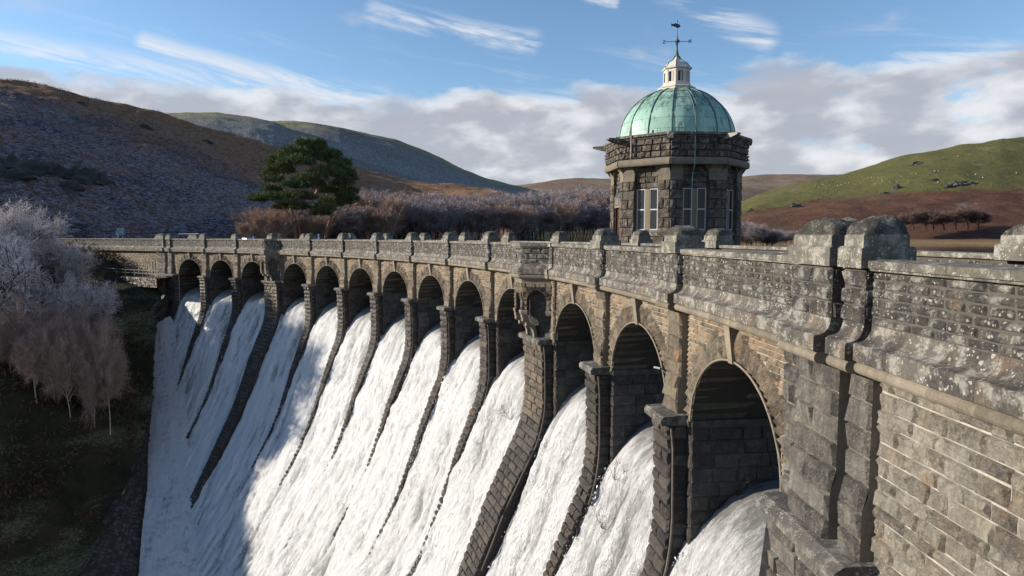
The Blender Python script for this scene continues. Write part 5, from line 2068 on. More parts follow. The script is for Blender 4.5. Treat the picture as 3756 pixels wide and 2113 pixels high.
# conductor tapes, a pole and the walkway plinth
mb = MB()
u = OFFR + 1 * math.pi / 8 + .05
pts = list(dome(np.full(14, u), np.linspace(1, 0, 14), .05))
fr = tface([j for j in range(8) if j == 0][0], RB)[0](2.0 * 0 + tface(0, RB)[1] * .42, 0, .12)
pts += [np.array([fr[0], fr[1], z]) for z in (Z_CORN1 + .05, Z_CORN0, Z_ROLL0)]
fr2 = tface(0, RP)[0](tface(0, RP)[1] * .42, 0, .06)
pts += [np.array([fr2[0], fr2[1], z]) for z in (Z_CORB, -1.0)]
tube(mb, pts, .022, 4, .5)
fix(mb.build('conductor_tape', M_COPPER, tower))
pm, pl_ = tface(7, RB)
q0 = pm(pl_ * .28, 0, .22)
mb = MB()
tube(mb, [(q0[0], q0[1], zt(930)), (q0[0], q0[1], zt(735))], [.05, .035], 6)
fix(mb.build('vent_pole', M_LEAD, tower))
# base platform joining the tower to the crest
mb = MB()
P = np.concatenate([W([13, 27], -5.3, -1.28), np.array([(TX + 4.5, TY + 4, -1.28), (TX + 4, TY - 4, -1.28)])])
V = np.concatenate([P, P - np.array([0, 0, 11])])
mb.add(V, [(0, 1, 2, 3), (0, 4, 5, 1), (1, 5, 6, 2), (2, 6, 7, 3), (3, 7, 4, 0)])
fix(mb.build('platform', M_TOWM, tower))
flush_pool()
POOL.clear()

# ------------------------------------------------------------------ trees
def grow(rng, mb, tips, p, d, L, r, lvl, maxl, spread, up, nchild, kink=.25, droop=0.0, sides=5, clear=.30):
    """one limb as a kinked tube, then its children; the last level only records tips"""
    n = 5 if lvl < 2 else 3
    pts = [p.copy()]
    dirs = [d]
    q = p.copy()
    dd = d / np.linalg.norm(d)
    for k in range(n):
        dd = dd + rng.normal(0, kink / n ** .5, 3) + np.array([0, 0, (up if lvl else .1) / n]) - np.array([0, 0, droop * (lvl >= 2)]) / n
        dd /= np.linalg.norm(dd)
        q = q + dd * L / n
        pts.append(q.copy())
        dirs.append(dd.copy())
    rr = np.linspace(r, r * (.55 if lvl else .35), n + 1)
    tube(mb, pts, rr, sides if lvl == 0 else (4 if lvl == 1 else 3), rng.rand(), cap=False)
    if lvl >= maxl:
        for k in range(1, n + 1):
            tips.append((pts[k], dirs[k], L))
        return
    nc = nchild[lvl]
    for k in range(nc):
        f = (k + .3 + .5 * rng.rand()) / nc
        f = clear + (1 - clear) * f if lvl == 0 else .15 + .85 * f
        x = f * n
        i = min(n - 1, int(x))
        base = pts[i] + (pts[i + 1] - pts[i]) * (x - i)
        ax = dirs[i + 1]
        a = rng.rand() * 2 * math.pi
        s1 = np.cross(ax, [.3, .5, .8])
        s1 /= np.linalg.norm(s1)
        s2 = np.cross(ax, s1)
        side = s1 * math.cos(a) + s2 * math.sin(a)
        nd = ax * math.cos(spread[lvl]) + side * math.sin(spread[lvl])
        LL = L * (.42 + .3 * rng.rand()) * (1.15 - .55 * f if lvl == 0 else 1)
        grow(rng, mb, tips, base, nd, LL, r * (.42 if lvl == 0 else .5), lvl + 1, maxl, spread, up, nchild, kink, droop, sides, clear)


def blades(rng, P, D, n_per, length, width, jit, droop=0.0, tint=None, fan=.8):
    """many thin twigs as slender triangles springing from the tips"""
    N = len(P)
    idx = np.repeat(np.arange(N), n_per)
    c = P[idx] + rng.normal(0, jit, (len(idx), 3))
    d = D[idx] + rng.normal(0, fan, (len(idx), 3)) - np.array([0, 0, droop])
    d /= np.linalg.norm(d, axis=1)[:, None]
    L = length * (.5 + rng.rand(len(idx)))
    s = np.cross(d, rng.normal(0, 1, (len(idx), 3)))
    s /= np.linalg.norm(s, axis=1)[:, None] + 1e-9
    w_ = width * (.6 + .8 * rng.rand(len(idx)))
    V = np.stack([c - s * w_[:, None] / 2, c + s * w_[:, None] / 2, c + d * L[:, None]], 1).reshape(-1, 3)
    T = np.arange(len(V)).reshape(-1, 3)
    t = np.repeat(rng.rand(len(idx)) if tint is None else tint(c, rng), 3)
    return V, T, t


def tree_proto(seed, H, trunks, bark, twigmat, maxl=3, nchild=(9, 6, 5), spread=(.8, .7, .7), up=.25, droop=0.0, n_per=5, length=.7, width=.035, jit=.15, r0=.2, lean=.15, frac=.62, fan=.8, clear=.30):
    rng = np.random.RandomState(seed)
    mb = MB()
    tips = []
    for k in range(trunks):
        a = 2 * math.pi * (k / trunks + .15 * rng.rand())
        ln = lean if trunks > 1 else lean * .3
        d = np.array([math.cos(a) * ln, math.sin(a) * ln, 1.0])
        grow(rng, mb, tips, np.array([math.cos(a), math.sin(a), 0]) * (.15 * (trunks > 1)), d, H * frac * (1 - .1 * rng.rand()), r0, 0, maxl, spread, up, nchild, .22, droop, 5, clear)
    P = np.array([t[0] for t in tips])
    D = np.array([t[1] for t in tips])
    zmax = P[:, 2].max()

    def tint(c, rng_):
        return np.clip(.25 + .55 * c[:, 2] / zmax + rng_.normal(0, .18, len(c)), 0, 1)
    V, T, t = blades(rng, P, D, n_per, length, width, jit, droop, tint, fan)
    mt = MB()
    mt.add(V, None, T, t)
    trunk = mb.build('trunk', bark, None, True)
    crown = mt.build('crown', twigmat, None, False)
    top = float(V[:, 2].max())
    # take the prototypes out of the scene; copies are linked where they stand
    COL.objects.unlink(trunk)
    COL.objects.unlink(crown)
    return trunk, crown, top, len(T)


def plant(proto, x, y, z, h, label, cat='tree', group=None, rz=None, wid=1.0, name='tree', crown_mat=None):
    trunk, crown, top, _ = proto
    s = h / top
    root = empty(name, (x, y, z), None, label=label, category=cat)
    root.scale = (s * wid, s * wid, s)
    root.rotation_euler = (0, 0, RNG.rand() * 6.28 if rz is None else rz)
    if group:
        root['group'] = group
    for o in (trunk, crown):
        c = o.copy()
        COL.objects.link(c)
        c.parent = root
    return root


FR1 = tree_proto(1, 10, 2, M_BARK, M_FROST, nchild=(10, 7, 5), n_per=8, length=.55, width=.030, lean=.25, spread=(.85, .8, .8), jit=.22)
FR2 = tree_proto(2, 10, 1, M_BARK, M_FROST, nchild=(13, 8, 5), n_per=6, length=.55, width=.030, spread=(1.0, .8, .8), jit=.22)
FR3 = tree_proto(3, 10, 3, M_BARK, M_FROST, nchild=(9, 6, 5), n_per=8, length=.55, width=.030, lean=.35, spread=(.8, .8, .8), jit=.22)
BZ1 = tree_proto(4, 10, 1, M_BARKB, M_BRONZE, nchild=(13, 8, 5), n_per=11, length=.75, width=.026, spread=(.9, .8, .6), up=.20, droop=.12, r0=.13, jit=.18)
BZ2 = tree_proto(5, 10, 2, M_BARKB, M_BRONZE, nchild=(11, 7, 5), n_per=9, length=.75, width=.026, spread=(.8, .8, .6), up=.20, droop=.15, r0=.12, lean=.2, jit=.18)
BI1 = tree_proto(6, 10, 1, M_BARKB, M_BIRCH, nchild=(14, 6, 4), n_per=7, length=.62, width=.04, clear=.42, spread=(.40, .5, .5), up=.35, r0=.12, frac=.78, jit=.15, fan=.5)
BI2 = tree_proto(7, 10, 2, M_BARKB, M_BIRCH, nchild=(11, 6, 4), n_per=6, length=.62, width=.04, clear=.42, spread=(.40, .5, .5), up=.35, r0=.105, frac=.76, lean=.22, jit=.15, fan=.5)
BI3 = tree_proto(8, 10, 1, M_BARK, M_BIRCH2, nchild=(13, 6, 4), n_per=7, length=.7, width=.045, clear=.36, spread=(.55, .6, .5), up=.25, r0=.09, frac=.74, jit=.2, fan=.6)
BA1 = tree_proto(9, 10, 1, M_BARK, M_BARE, nchild=(11, 7, 5), n_per=5, length=.8, width=.06, spread=(.95, .8, .7), up=.15, r0=.24, frac=.6, jit=.2)


def pt(xv, yv, Y):
    """point at forward distance Y seen at picture position (2576 px scale)"""
    u, v = (xv * 1.458 - 1878) / 2400, (1056.5 - yv * 1.458) / 2400
    return u * Y / (math.cos(.0793) + v * math.sin(.0793)), CAM_H + math.tan(math.atan(v) - .0793) * Y


def bank_z(x, y):
    return float(rbf_height(BANK, np.array([x]), np.array([y]))[0])


LEFT = [  # x, top y, distance, prototype, width, what sets it apart
    (8, 482, 86, FR1, 1.1, 'tallest frost-covered tree at the left edge above the gorge, pale lilac'),
    (-90, 500, 82, FR3, 1.2, 'wide frosted tree cut by the left edge of the view'),
    (95, 535, 89, FR2, 1.05, 'round frosted tree with white outer twigs below the dark rocky slope'),
    (140, 580, 90, FR3, .9, 'frosted tree whose right side reaches towards the shaded end of the parapet'),
    (45, 570, 78, FR2, .9, 'dense frosted tree with a dark forked trunk in front of the tall lilac one'),
    (178, 628, 90, FR1, .8, 'smaller frosted tree just under the shaded end of the wing wall'),
    (200, 672, 84, FR3, .8, 'low frosted tree on the bank left of the railing'),
    (258, 712, 85, FR2, .8, 'small pale frosted tree nearest the railed path'),
    (-10, 660, 80, FR3, .9, 'dim frosted tree at the left edge, lower row'),
    (120, 735, 76, BZ1, .72, 'bronze drooping birch with a white stem in the lower middle of the left bank'),
    (205, 735, 78, BZ2, .62, 'bronze drooping birch beside the falling water, with two stems'),
    (262, 782, 77, BZ1, .5, 'rusty frosted birch overhanging the retaining wall'),
    (35, 705, 76, BZ2, .75, 'russet two-stemmed birch low on the left, below the lilac trees'),
    (80, 790, 74, BZ1, .62, 'russet drooping birch left of the lowest pale one'),
    (165, 815, 75, BZ1, .5, 'short russet birch in the middle of the lower bank'),
    (228, 868, 76, BZ2, .34, 'low drooping birch with pale twigs on the dark bank'),
    (20, 790, 76, BZ1, .7, 'dim bronze birch near the left edge, in deep shade'),
]
for k, (xv, yv, Yd, pr, wd, lab) in enumerate(LEFT):
    x, ztop = pt(xv, yv, Yd)
    z = bank_z(x, Yd) - .3
    h = float(np.clip(ztop - z, 5, 22))
    plant(pr, x, Yd, ztop - h, h, lab, 'tree', 'trees on the shaded left bank', wid=wd * .95)

# wood of birches beyond the dam
rb_ = np.random.RandomState(5)
wood = []
topc = lambda x: np.interp(x, [610, 640, 680, 720, 780, 840, 900, 960, 1050, 1150, 1250, 1350, 1450, 1540, 1600], [545, 500, 492, 480, 505, 485, 458, 458, 464, 460, 462, 458, 450, 448, 460])
for row, (dY, n_, dz) in enumerate([(0, 34, 26), (10, 36, 14), (24, 36, 6), (45, 36, 0)]):
    for k in range(n_):
        xv = 622 + (1560 - 622) * (k + rb_.rand() * .8) / n_
        a = (xv * 1.458 - 1878) / 2400
        Yd = 138 + (a + .42) * 165 + dY + rb_.rand() * 7
        x, zt_ = pt(xv, topc(xv) + dz + rb_.rand() * 22, Yd)
        z = -3.0 - (2 if row == 0 else 0)
        pr = (BI1, BI2, BI1, BI3)[rb_.randint(4)]
        if xv > 1000 and rb_.rand() < .65:
            pr = BI3
        if row >= 2 and rb_.rand() < .5:
            pr = BI3
        brown = pr is not BI3
        wood.append((x, Yd, z, zt_ - z, pr, brown, row, xv))
ORD = ['third', 'fourth', 'fifth', 'sixth', 'seventh', 'eighth', 'ninth', 'tenth', 'eleventh']
AXV = [635, 740, 818, 905, 990, 1080, 1178, 1290, 1445]
ROWW = ['front-row', 'second-row', 'inner', 'rearmost']
NUM = ['one', 'two', 'three', 'four', 'five', 'six', 'seven', 'eight', 'nine', 'ten', 'eleven', 'twelve', 'thirteen']
NTH = ['first', 'second', 'third', 'fourth', 'fifth', 'sixth', 'seventh', 'eighth', 'ninth', 'tenth', 'eleventh', 'twelfth', 'thirteenth']


def place_word(k, n):
    if n == 1:
        return ''
    if k == 0:
        return ', leftmost of ' + NUM[n - 1]
    if k == n - 1:
        return ', rightmost of ' + NUM[n - 1]
    return ', %s from the left' % NTH[k]


cells = {}
for e in wood:
    k_ = int(np.argmin([abs(e[7] - a_) for a_ in AXV]))
    cells.setdefault((e[6], e[5], k_), []).append(e)
for (row, brown, k_), L_ in sorted(cells.items()):
    L_.sort(key=lambda e: e[0] / e[1])
    for q_, (x, Yd, z, h, pr, brown, row, xv) in enumerate(L_):
        kind_ = 'red-brown bare birch' if brown else 'grey-lilac bare tree'
        lab = '%s %s above the %s arch from the far end%s' % (ROWW[row], kind_, ORD[k_], place_word(q_, len(L_)))
        plant(pr, x, Yd, z, h, lab, 'tree', 'bare trees of the wood behind the dam', wid=1.25 if brown else 1.4, name='birch_tree' if brown else 'bare_tree')

# more bare trees of the same left bank, which throw the dappled shade over the far falls
for k, (x, y, h) in enumerate([(-80, 86, 13), (-90, 88, 13), (-104, 90, 12), (-88, 80, 10)]):
    plant((FR1, FR2, FR3)[k % 3], x, y, bank_z(x, y) - .3, h, 'frosted tree left of the view, %s, shading the falls' % ['behind the wide one', 'highest on the bank', 'farthest from the falls', 'nearest the viewer', 'lowest on the bank'][k], 'tree', 'trees left of the view', wid=1.1)

# Scots pine: bent orange stems carrying flat tufted pads
PX, PY_, PS = pt(785, 600, 150)[0], 150.0, 1.458 * 150 / 2400
pine = empty('pine_tree', (PX, PY_, -3.5), label='large spreading evergreen pine with orange stems standing out of the brown birches', category='pine tree')


def pl(xv, yv, dy=0.0):
    x, z = pt(xv, yv, 150)
    return np.array([x, PY_ + dy, z])


rp = np.random.RandomState(17)
for k, stem in enumerate([[(748, 640, 0), (742, 585, 0), (736, 540, 0), (728, 512, 0), (724, 490, 1), (708, 468, 1), (700, 440, 2), (712, 405, 2)],
                          [(760, 640, 1), (752, 590, 1), (740, 555, 1), (760, 520, 2), (790, 480, 2), (790, 430, 2), (785, 390, 1)],
                          [(800, 640, 3), (812, 580, 3), (826, 540, 3), (838, 500, 3), (848, 460, 2), (846, 420, 2)],
                          [(742, 560, 0), (715, 520, -1), (690, 505, -1), (665, 498, -1)],
                          [(826, 560, 3), (850, 530, 1), (868, 500, 1), (874, 470, 0)],
                          [(724, 492, 1), (700, 486, 0), (690, 482, 0)]]):
    mb = MB()
    tube(mb, [pl(*s) for s in stem], np.linspace(.38 if k < 3 else .2, .10, len(stem)), 6, .5, cap=False)
    fix(mb.build('trunk' if k < 3 else 'limb', M_BARKP, pine, True))
PADS = [(785, 372, 34, 12, 0), (755, 385, 34, 12, -3), (820, 385, 30, 12, 2), (800, 398, 46, 16, 1), (726, 402, 34, 12, -2), (845, 408, 28, 13, 3), (700, 412, 22, 12, -1), (765, 415, 45, 15, -5),
        (715, 432, 34, 13, -3), (862, 436, 26, 15, 1), (820, 430, 42, 17, 4), (870, 462, 24, 14, -2), (700, 456, 26, 11, -3), (750, 450, 34, 14, 5), (690, 478, 20, 9, -1), (790, 470, 44, 16, -5), (840, 478, 40, 17, 2),
        (770, 500, 40, 14, -4), (868, 492, 22, 13, 0), (725, 497, 34, 10, -3), (690, 500, 30, 9, -5), (664, 504, 20, 6, -4), (820, 512, 34, 15, 3), (855, 508, 26, 11, 2), (760, 522, 26, 9, 0), (880, 480, 14, 8, 2), (800, 360, 16, 7, 0), (770, 362, 14, 6, -2), (740, 376, 16, 7, 2), (760, 470, 30, 9, -6), (745, 515, 26, 8, -5), (810, 455, 36, 14, -6), (830, 525, 24, 8, -4), (838, 388, 16, 7, -2), (858, 418, 16, 8, -3), (884, 448, 13, 7, 0), (690, 398, 14, 6, 1), (682, 440, 13, 7, 0), (880, 500, 16, 7, 3), (700, 520, 18, 6, 2), (835, 440, 40, 18, -4), (795, 535, 28, 12, 4)]
for (cx_, cy_, rx, rz_, dy) in PADS:
    c = pl(cx_, cy_, dy)
    A_, B_ = rx * PS * 1.08, rz_ * PS * .95
    mt = MB()
    # each pad is made of many short shoots, each shoot a burst of needles
    ns = int(50 + A_ * B_ * 24)
    q = rp.normal(0, 1, (ns, 3))
    q /= np.linalg.norm(q, axis=1)[:, None]
    q[:, 2] = np.where(q[:, 2] < -.2, -q[:, 2] * .3 - .2, q[:, 2])
    rad = (.55 + .45 * rp.rand(ns) ** .5)[:, None]
    P = c + q * rad * np.array([A_, A_ * .8, B_])
    P += rp.normal(0, .15, P.shape)
    D = q + np.array([0, 0, .6])
    V, T, t = blades(rp, P, D, 22, .52, .12, .22, 0, lambda c_, r_: np.clip(.35 + .3 * r_.randn(len(c_)), 0, 1), .75)
    mt.add(V, None, T, t)
    fix(mt.build('needle_clump', M_NEEDLE, pine))

# dark hawthorns and oaks on the far right shore, and scrub beside the tower
for k, (xv, yt, Yd, wd) in enumerate([(2275, 535, 640, 1.3), (2300, 526, 650, 1.4), (2330, 528, 655, 1.4), (2352, 520, 640, 1.3), (2378, 530, 650, 1.5), (2408, 520, 660, 1.3), (2438, 514, 660, 1.35), (2465, 524, 665, 1.3), (2240, 545, 640, 1.3)]):
    x, zt_ = pt(xv, yt, Yd)
    _, zb_2 = pt(xv, 577, Yd)
    plant(BA1, x, Yd, zb_2 - .5, (zt_ - zb_2) * 1.05, 'bare dark tree between brown hillside and tan meadow' + (', %s from the left' % NTH[[2240, 2275, 2300, 2330, 2352, 2378, 2408, 2438, 2465].index(xv)]), 'tree', 'trees along the meadow edge', wid=wd)
for k in range(34):
    xv = 1852 + 150 * rb_.rand()
    Yd = 300 + 80 * rb_.rand()
    yt = 545 + (xv - 1852) * .20 + 22 * rb_.rand()
    x, zt_ = pt(xv, yt, Yd)
    plant((BI3, BA1, BI3, BI1)[rb_.randint(4)], x, Yd, -6.0, zt_ + 6.0, 'leafless grey-brown tree of the thicket right of the domed tower', 'tree', 'thicket right of the tower', wid=1.3, name='bare_tree')

# undergrowth over the shaded bank
ru = np.random.RandomState(23)
n = 5200
ux_ = -120 + 78 * ru.rand(n)
uy_ = 20 + 85 * ru.rand(n)
ins = (side_of(WALLTOP, ux_, uy_) < -.6) & ((ux_ + 56) ** 2 + (uy_ - 95) ** 2 > 60)
ins &= ~((side_of(WALLTOP, ux_, uy_) > -5.0) & (uy_ < 78) & (ru.rand(n) < .97))
ux_, uy_ = ux_[ins], uy_[ins]
uz_ = rbf_height(BANK, ux_, uy_)
P = np.stack([ux_, uy_, uz_ + .3], -1)
D = np.tile([0, 0, 1.0], (len(P), 1))
V, T, t = blades(ru, P, D, 34, .55, .14, .55, -.2, None, .9)
mb = MB()
mb.add(V, None, T, t)
mb.build('undergrowth', M_UNDER, None, False, kind='stuff', label='dark ferns and brambles covering the shaded river bank')
# bracken and heather tussocks on the near parts of the hillside
XX, YY, ZZ = HA
M_TUSS = leaf_mat('heather_tussocks', (.040, .026, .020), (.13, .09, .08))
rt_ = np.random.RandomState(31)
n = 26000
ia = (rt_.rand(n) * (XX.shape[1] - 2)).astype(int)
ja = (rt_.rand(n) ** 1.5 * (XX.shape[0] * .8)).astype(int)
sel = (XX[ja, ia] / YY[ja, ia] > -.85) & (XX[ja, ia] / YY[ja, ia] < -.2)
P = np.stack([XX[ja, ia], YY[ja, ia], ZZ[ja, ia]], -1)[sel]
P[:, :2] += rt_.normal(0, .6, (len(P), 2))
D = np.tile([0, 0, 1.0], (len(P), 1))
V, T, t = blades(rt_, P, D, 9, .45, .16, .45, -.1, None, .8)
mb = MB()
mb.add(V, None, T, t)
mb.build('heather', M_TUSS, None, False, kind='stuff', label='frosted heather and bracken tussocks on the shaded hillside')

# ------------------------------------------------------------------ small things
M_SHEEP = simple_mat('fleece', (.75, .70, .60), .95, var=.15, scale=3)
M_SIGN = simple_mat('sign_face', (.42, .47, .52), .5, var=.05)
M_SIGNB = simple_mat('sign_black', (.02, .02, .025), .5)
M_BLUE = simple_mat('blue_plastic', (.02, .08, .35), .5)
M_GALV = simple_mat('galvanised_rail', (.30, .32, .33), .5, .5, var=.2)
M_POST = simple_mat('yellow_lichen_post', (.26, .20, .07), .8, var=.3)
M_DOORW = simple_mat('pale_blue_door', (.55, .62, .68), .5, var=.05)


def on_hill(H, xv, yv):
    """where the line of sight at a picture position first meets a hill sheet"""
    XX, YY, ZZ = H
    u = (xv * 1.458 - 1878) / 2400
    v = (1056.5 - yv * 1.458) / 2400
    a = u / (math.cos(.0793) + v * math.sin(.0793))
    sl = math.tan(math.atan(v) - .0793)
    k = int(np.argmin(abs(XX[40] / YY[40] - a)))
    s_ = (ZZ[:, k] - CAM_H) / YY[:, k]
    j = int(np.argmax(s_ > sl))
    return XX[j, k], YY[j, k], ZZ[j, k]


def sheep_mesh():
    mb = MB()
    n = 8
    prof = [(-.60, .05), (-.52, .24), (-.2, .34), (.2, .35), (.48, .28), (.60, .08)]
    V = []
    for x, r in prof:
        for k in range(n):
            a = 2 * math.pi * k / n
            V.append((x, r * math.cos(a) * .9, .62 + r * math.sin(a)))
    mb.add(V, grid_quads(n, len(prof) - 1, True))
    V = []
    for x, r, z in [(.50, .12, .82), (.70, .12, .90), (.88, .06, .84)]:
        for k in range(6):
            a = 2 * math.pi * k / 6
            V.append((x, r * math.cos(a), z + r * math.sin(a)))
    mb.add(V, grid_quads(6, 2, True))
    for x in (-.38, .38):
        for y in (-.16, .16):
            tube(mb, [(x, y, .45), (x + .02, y, .22), (x, y, 0)], [.06, .04, .04], 5)
    o = mb.build('sheep', M_SHEEP)
    COL.objects.unlink(o)
    return o


sheep = sheep_mesh()
rs_ = np.random.RandomState(3)
SH = [(1238, 410), (1280, 406), (1327, 406), (1377, 427), (1357, 447), (1428, 447), (1493, 438), (1286, 463), (1072, 455), (1045, 460), (1019, 466), (967, 471), (905, 478), (859, 463), (820, 488), (776, 478),
      (1638, 370), (1806, 348), (1853, 345), (2016, 224), (2120, 205), (2102, 381), (2165, 384), (2225, 401), (2494, 371), (1831, 446), (1600, 436), (1540, 395)]
wh = ['in the lower flock', 'high on the pasture']
SH.sort()
cnt = {}
for (u, v) in SH:
    cnt.setdefault(0 if (v > 400 and u < 1150) else (1 if v > 400 else 2), []).append(u)
for k, (u, v) in enumerate(SH):
    xv, yv = (2650 + u / 2.329) / 1.458, (480 + v / 2.329) / 1.458
    x, y, z = on_hill(HE, xv, yv)
    o = sheep.copy()
    COL.objects.link(o)
    o.location = (x, y, z - .1)
    o.scale = (1.15, 1.15, 1.15)
    o.rotation_euler = (0, 0, rs_.rand() * 6.28)
    if v > 400 and u < 1150:
        lab, g = 'tiny white sheep in the left part of the flock', 'left part of the flock'
    elif v > 400:
        lab, g = 'tiny white sheep in the right part of the flock', 'middle of the flock'
    else:
        lab, g = 'tiny white sheep grazing higher on the green hill', 'sheep high on the hill'
    cl_ = cnt[0 if (v > 400 and u < 1150) else (1 if v > 400 else 2)]
    o['label'] = lab + ', %s from the left' % NTH[cl_.index(u)]
    o['category'] = 'sheep'
    o['group'] = g


# road direction sign at the far end of the crest road
sx, sz = pt(303, 573, 108)
sy = 108.0
k_ = 1.458 * 108 / 2400
sign = empty('road_sign', (sx, sy, -1.3), label='white direction sign with a pointed right end on two posts beyond the far parapet', category='road sign')


def plate(name, pts, mat, parent, y=0.0, th=.04):
    m = len(pts)
    V = [(sx + x * k_, sy + y + t, sz + z * k_) for t in (0, th) for x, z in pts]
    mb = MB()
    mb.add(np.array(V), [(j, m + j, m + (j + 1) % m, (j + 1) % m) for j in range(m)], [(0, j, j + 1) for j in range(1, m - 1)] + [(m, m + j + 1, m + j) for j in range(1, m - 1)])
    return fix(mb.build(name, mat, parent))


p1 = plate('destination_plate', [(-9, -1), (8, 0), (8, -5.6), (-8, -5.6)][::-1], M_SIGN, sign)
plate('lettering_row', [(-7, -2.4), (5, -2.2), (5, -3.2), (-7, -3.4)][::-1], M_SIGNB, p1, -.01, .005)
p2 = plate('arrow_plate', [(-12, -7), (8.5, -7), (11.2, -12), (8.5, -17.4), (-12, -17.4)][::-1], M_SIGN, sign)
plate('chevron', [(5.6, -7.0), (7.2, -7.0), (10.0, -12), (7.2, -17.2), (5.6, -17.2), (8.2, -12)][::-1], M_SIGNB, p2, -.01, .005)
for z_, x0, x1 in ((-8.6, -10.5, 0.5), (-10.3, -10.5, -4), (-12.6, -6, 4), (-14.4, -9, 3)):
    plate('lettering_row', [(x0, z_), (x1, z_), (x1, z_ - .9), (x0, z_ - .9)][::-1], M_SIGNB, p2, -.01, .005)
plate('blue_patch', [(1, -17.6), (5, -17.6), (5, -20), (1, -20)][::-1], M_BLUE, sign, .02)
for x_ in (-7.5, 3.5):
    mb = MB()
    tube(mb, [(sx + x_ * k_, sy + .08, -1.6), (sx + x_ * k_, sy + .08, sz - 1 * k_)], .045, 6)
    fix(mb.build('post', M_GALV, sign))

# railing of the inspection path at the far abutment
rail = empty('railing', tuple(Wp(105, 2.6, -6.0)), label='low iron railing with lichened posts on the path below the far wing wall', category='railing')
path = [W(s, o_, -5.6 + dz_).ravel() for s, o_, dz_ in ((100.4, 1.9, .0), (103.0, 2.0, .0), (106.0, 2.0, .0), (109, 2.2, .05), (112, 2.6, .15), (116, 3.4, .5))]
pz = np.array(path)
tt_ = np.linspace(0, len(pz) - 1, 16)
RP_ = np.stack([np.interp(tt_, np.arange(len(pz)), pz[:, j]) for j in range(3)], -1)
for h_ in (1.0, .55):
    mb = MB()
    tube(mb, RP_ + [0, 0, h_], .03, 5)
    fix(mb.build('rail', M_GALV, rail))
for k in range(0, 16, 2):
    mb = MB()
    tube(mb, [RP_[k] - [0, 0, .4], RP_[k] + [0, 0, 1.05]], .05, 6)
    fix(mb.build('post', M_POST, rail))
# path slab the railing stands on, with a ragged masonry edge
slab = empty('path_slab', tuple(Wp(105, 1, -5.8)), label='dark stone-edged ledge carrying the railed path at the foot of the far wing wall', category='ledge')
mb = MB()
core_sheet(mb, lambda a, b, d: W(a, b, -5.62), np.linspace(99.5, 113, 12), np.array([2.6, 0.0]))
fix(mb.build('paving', M_MORTD, slab))
mb = MB()
core_sheet(mb, lambda a, b, d: W(a, 2.6, b), np.linspace(99.5, 113, 12), np.array([-7.0, -5.62]))
o = fix(mb.build('edge_wall', M_MORTD, slab))
courses('edge_stone', o, M_PIER, lambda a, b, d: W(a, 2.6 + d, b), 99.5, 113, -7.0, -5.6, .35, .4, .9, None, depth=.04, bulge=.12, nx=3, ny=3)
# little doorway and slit window in the far wing wall
dr = MB()
V = np.concatenate([W([102.0, 102.85, 102.85, 102.0], [.0, .0, .06, .06], -5.6), W([102.0, 102.85, 102.85, 102.0], [.0, .0, .06, .06], -3.55)])
dr.add(V, BOXQ)
fix(dr.build('door', M_DOORW, wing_far))
dr = MB()
V = np.concatenate([W([104.25, 104.65, 104.65, 104.25], [.0, .0, .03, .03], -5.0), W([104.25, 104.65, 104.65, 104.25], [.0, .0, .03, .03], -3.5)])
dr.add(V, BOXQ)
fix(dr.build('slit_window', M_SIGNB, wing_far))
for s0, s1, z0, z1 in ((101.8, 103.05, -3.5, -3.2), (104.05, 104.25, -5.2, -3.4), (104.65, 104.85, -5.2, -3.4), (104.05, 104.85, -3.4, -3.15)):
    prism('door_surround', wing_far, M_DRESS, [(.07, z1), (.07, z0), (-.01, z0), (-.01, z1)], s0, s1, 1, 0)

# camera housing on the arch jamb
cam_box = empty('security_camera', tuple(Wp(4.62, .18, -4.05)), label='small white cylindrical camera fixed low on the jamb between the last two open arches', category='camera')
mb = MB()
c0 = W(4.62, .25, -4.02).ravel()
c1 = W(4.75, .42, -4.0).ravel()
tube(mb, [c0, c1], .035, 8)
fix(mb.build('housing', M_WHITE, cam_box))
mb = MB()
tube(mb, [W(4.62, -.02, -4.12).ravel(), c0], .02, 5)
fix(mb.build('bracket', M_METAL, cam_box))

# bare sprigs caught in the water at the lips of the falls
rsp = np.random.RandomState(41)
M_TWIG = simple_mat('wet_twig', (.06, .035, .025), .7)
SPR = [(2.4, -7.6, .4, .9, 13, 'rusty bare sprig in the water under the nearest arch'), (2.9, -8.9, 1.0, .7, 13, 'thin bare twig washed by the nearest fall below the rusty sprig'),
       (9.3, -9.6, .9, .9, 12, 'bare branching twig at the top of the second nearest fall'), (8.6, -11.3, 1.0, .6, 12, 'small twig lower in the second nearest fall'),
       (23.0, -10.8, 1.0, 1.1, 10, 'fan of thin twigs in the fall left of the wide pier'), (16.8, -11.0, .9, .8, 11, 'thin twig in the fall right of the wide pier')]
for (s_, z_, dd_, L_, bay, lab) in SPR:
    b_ = float(np.interp(-z_, -WF[:, 1], wLs))
    o_, zz_ = wf(b_, 0.02)
    mb = MB()
    base = W(s_, float(o_), float(zz_)).ravel()
    for k in range(9):
        d = rsp.normal(0, 1, 3)
        d[2] = abs(d[2]) + .6
        d /= np.linalg.norm(d)
        p = [base + d * t_ * L_ + rsp.normal(0, .04, 3) * t_ for t_ in np.linspace(0, 1, 5)]
        tube(mb, p, np.linspace(.012, .004, 5), 3, .5, cap=False)
        q = p[3]
        for j in range(3):
            d2 = d + rsp.normal(0, .6, 3)
            tube(mb, [q, q + d2 * .2 * L_], [.006, .003], 3, .5, cap=False)
    o = mb.build('twig', M_TWIG)
    o['label'] = lab
    o['category'] = 'twig'

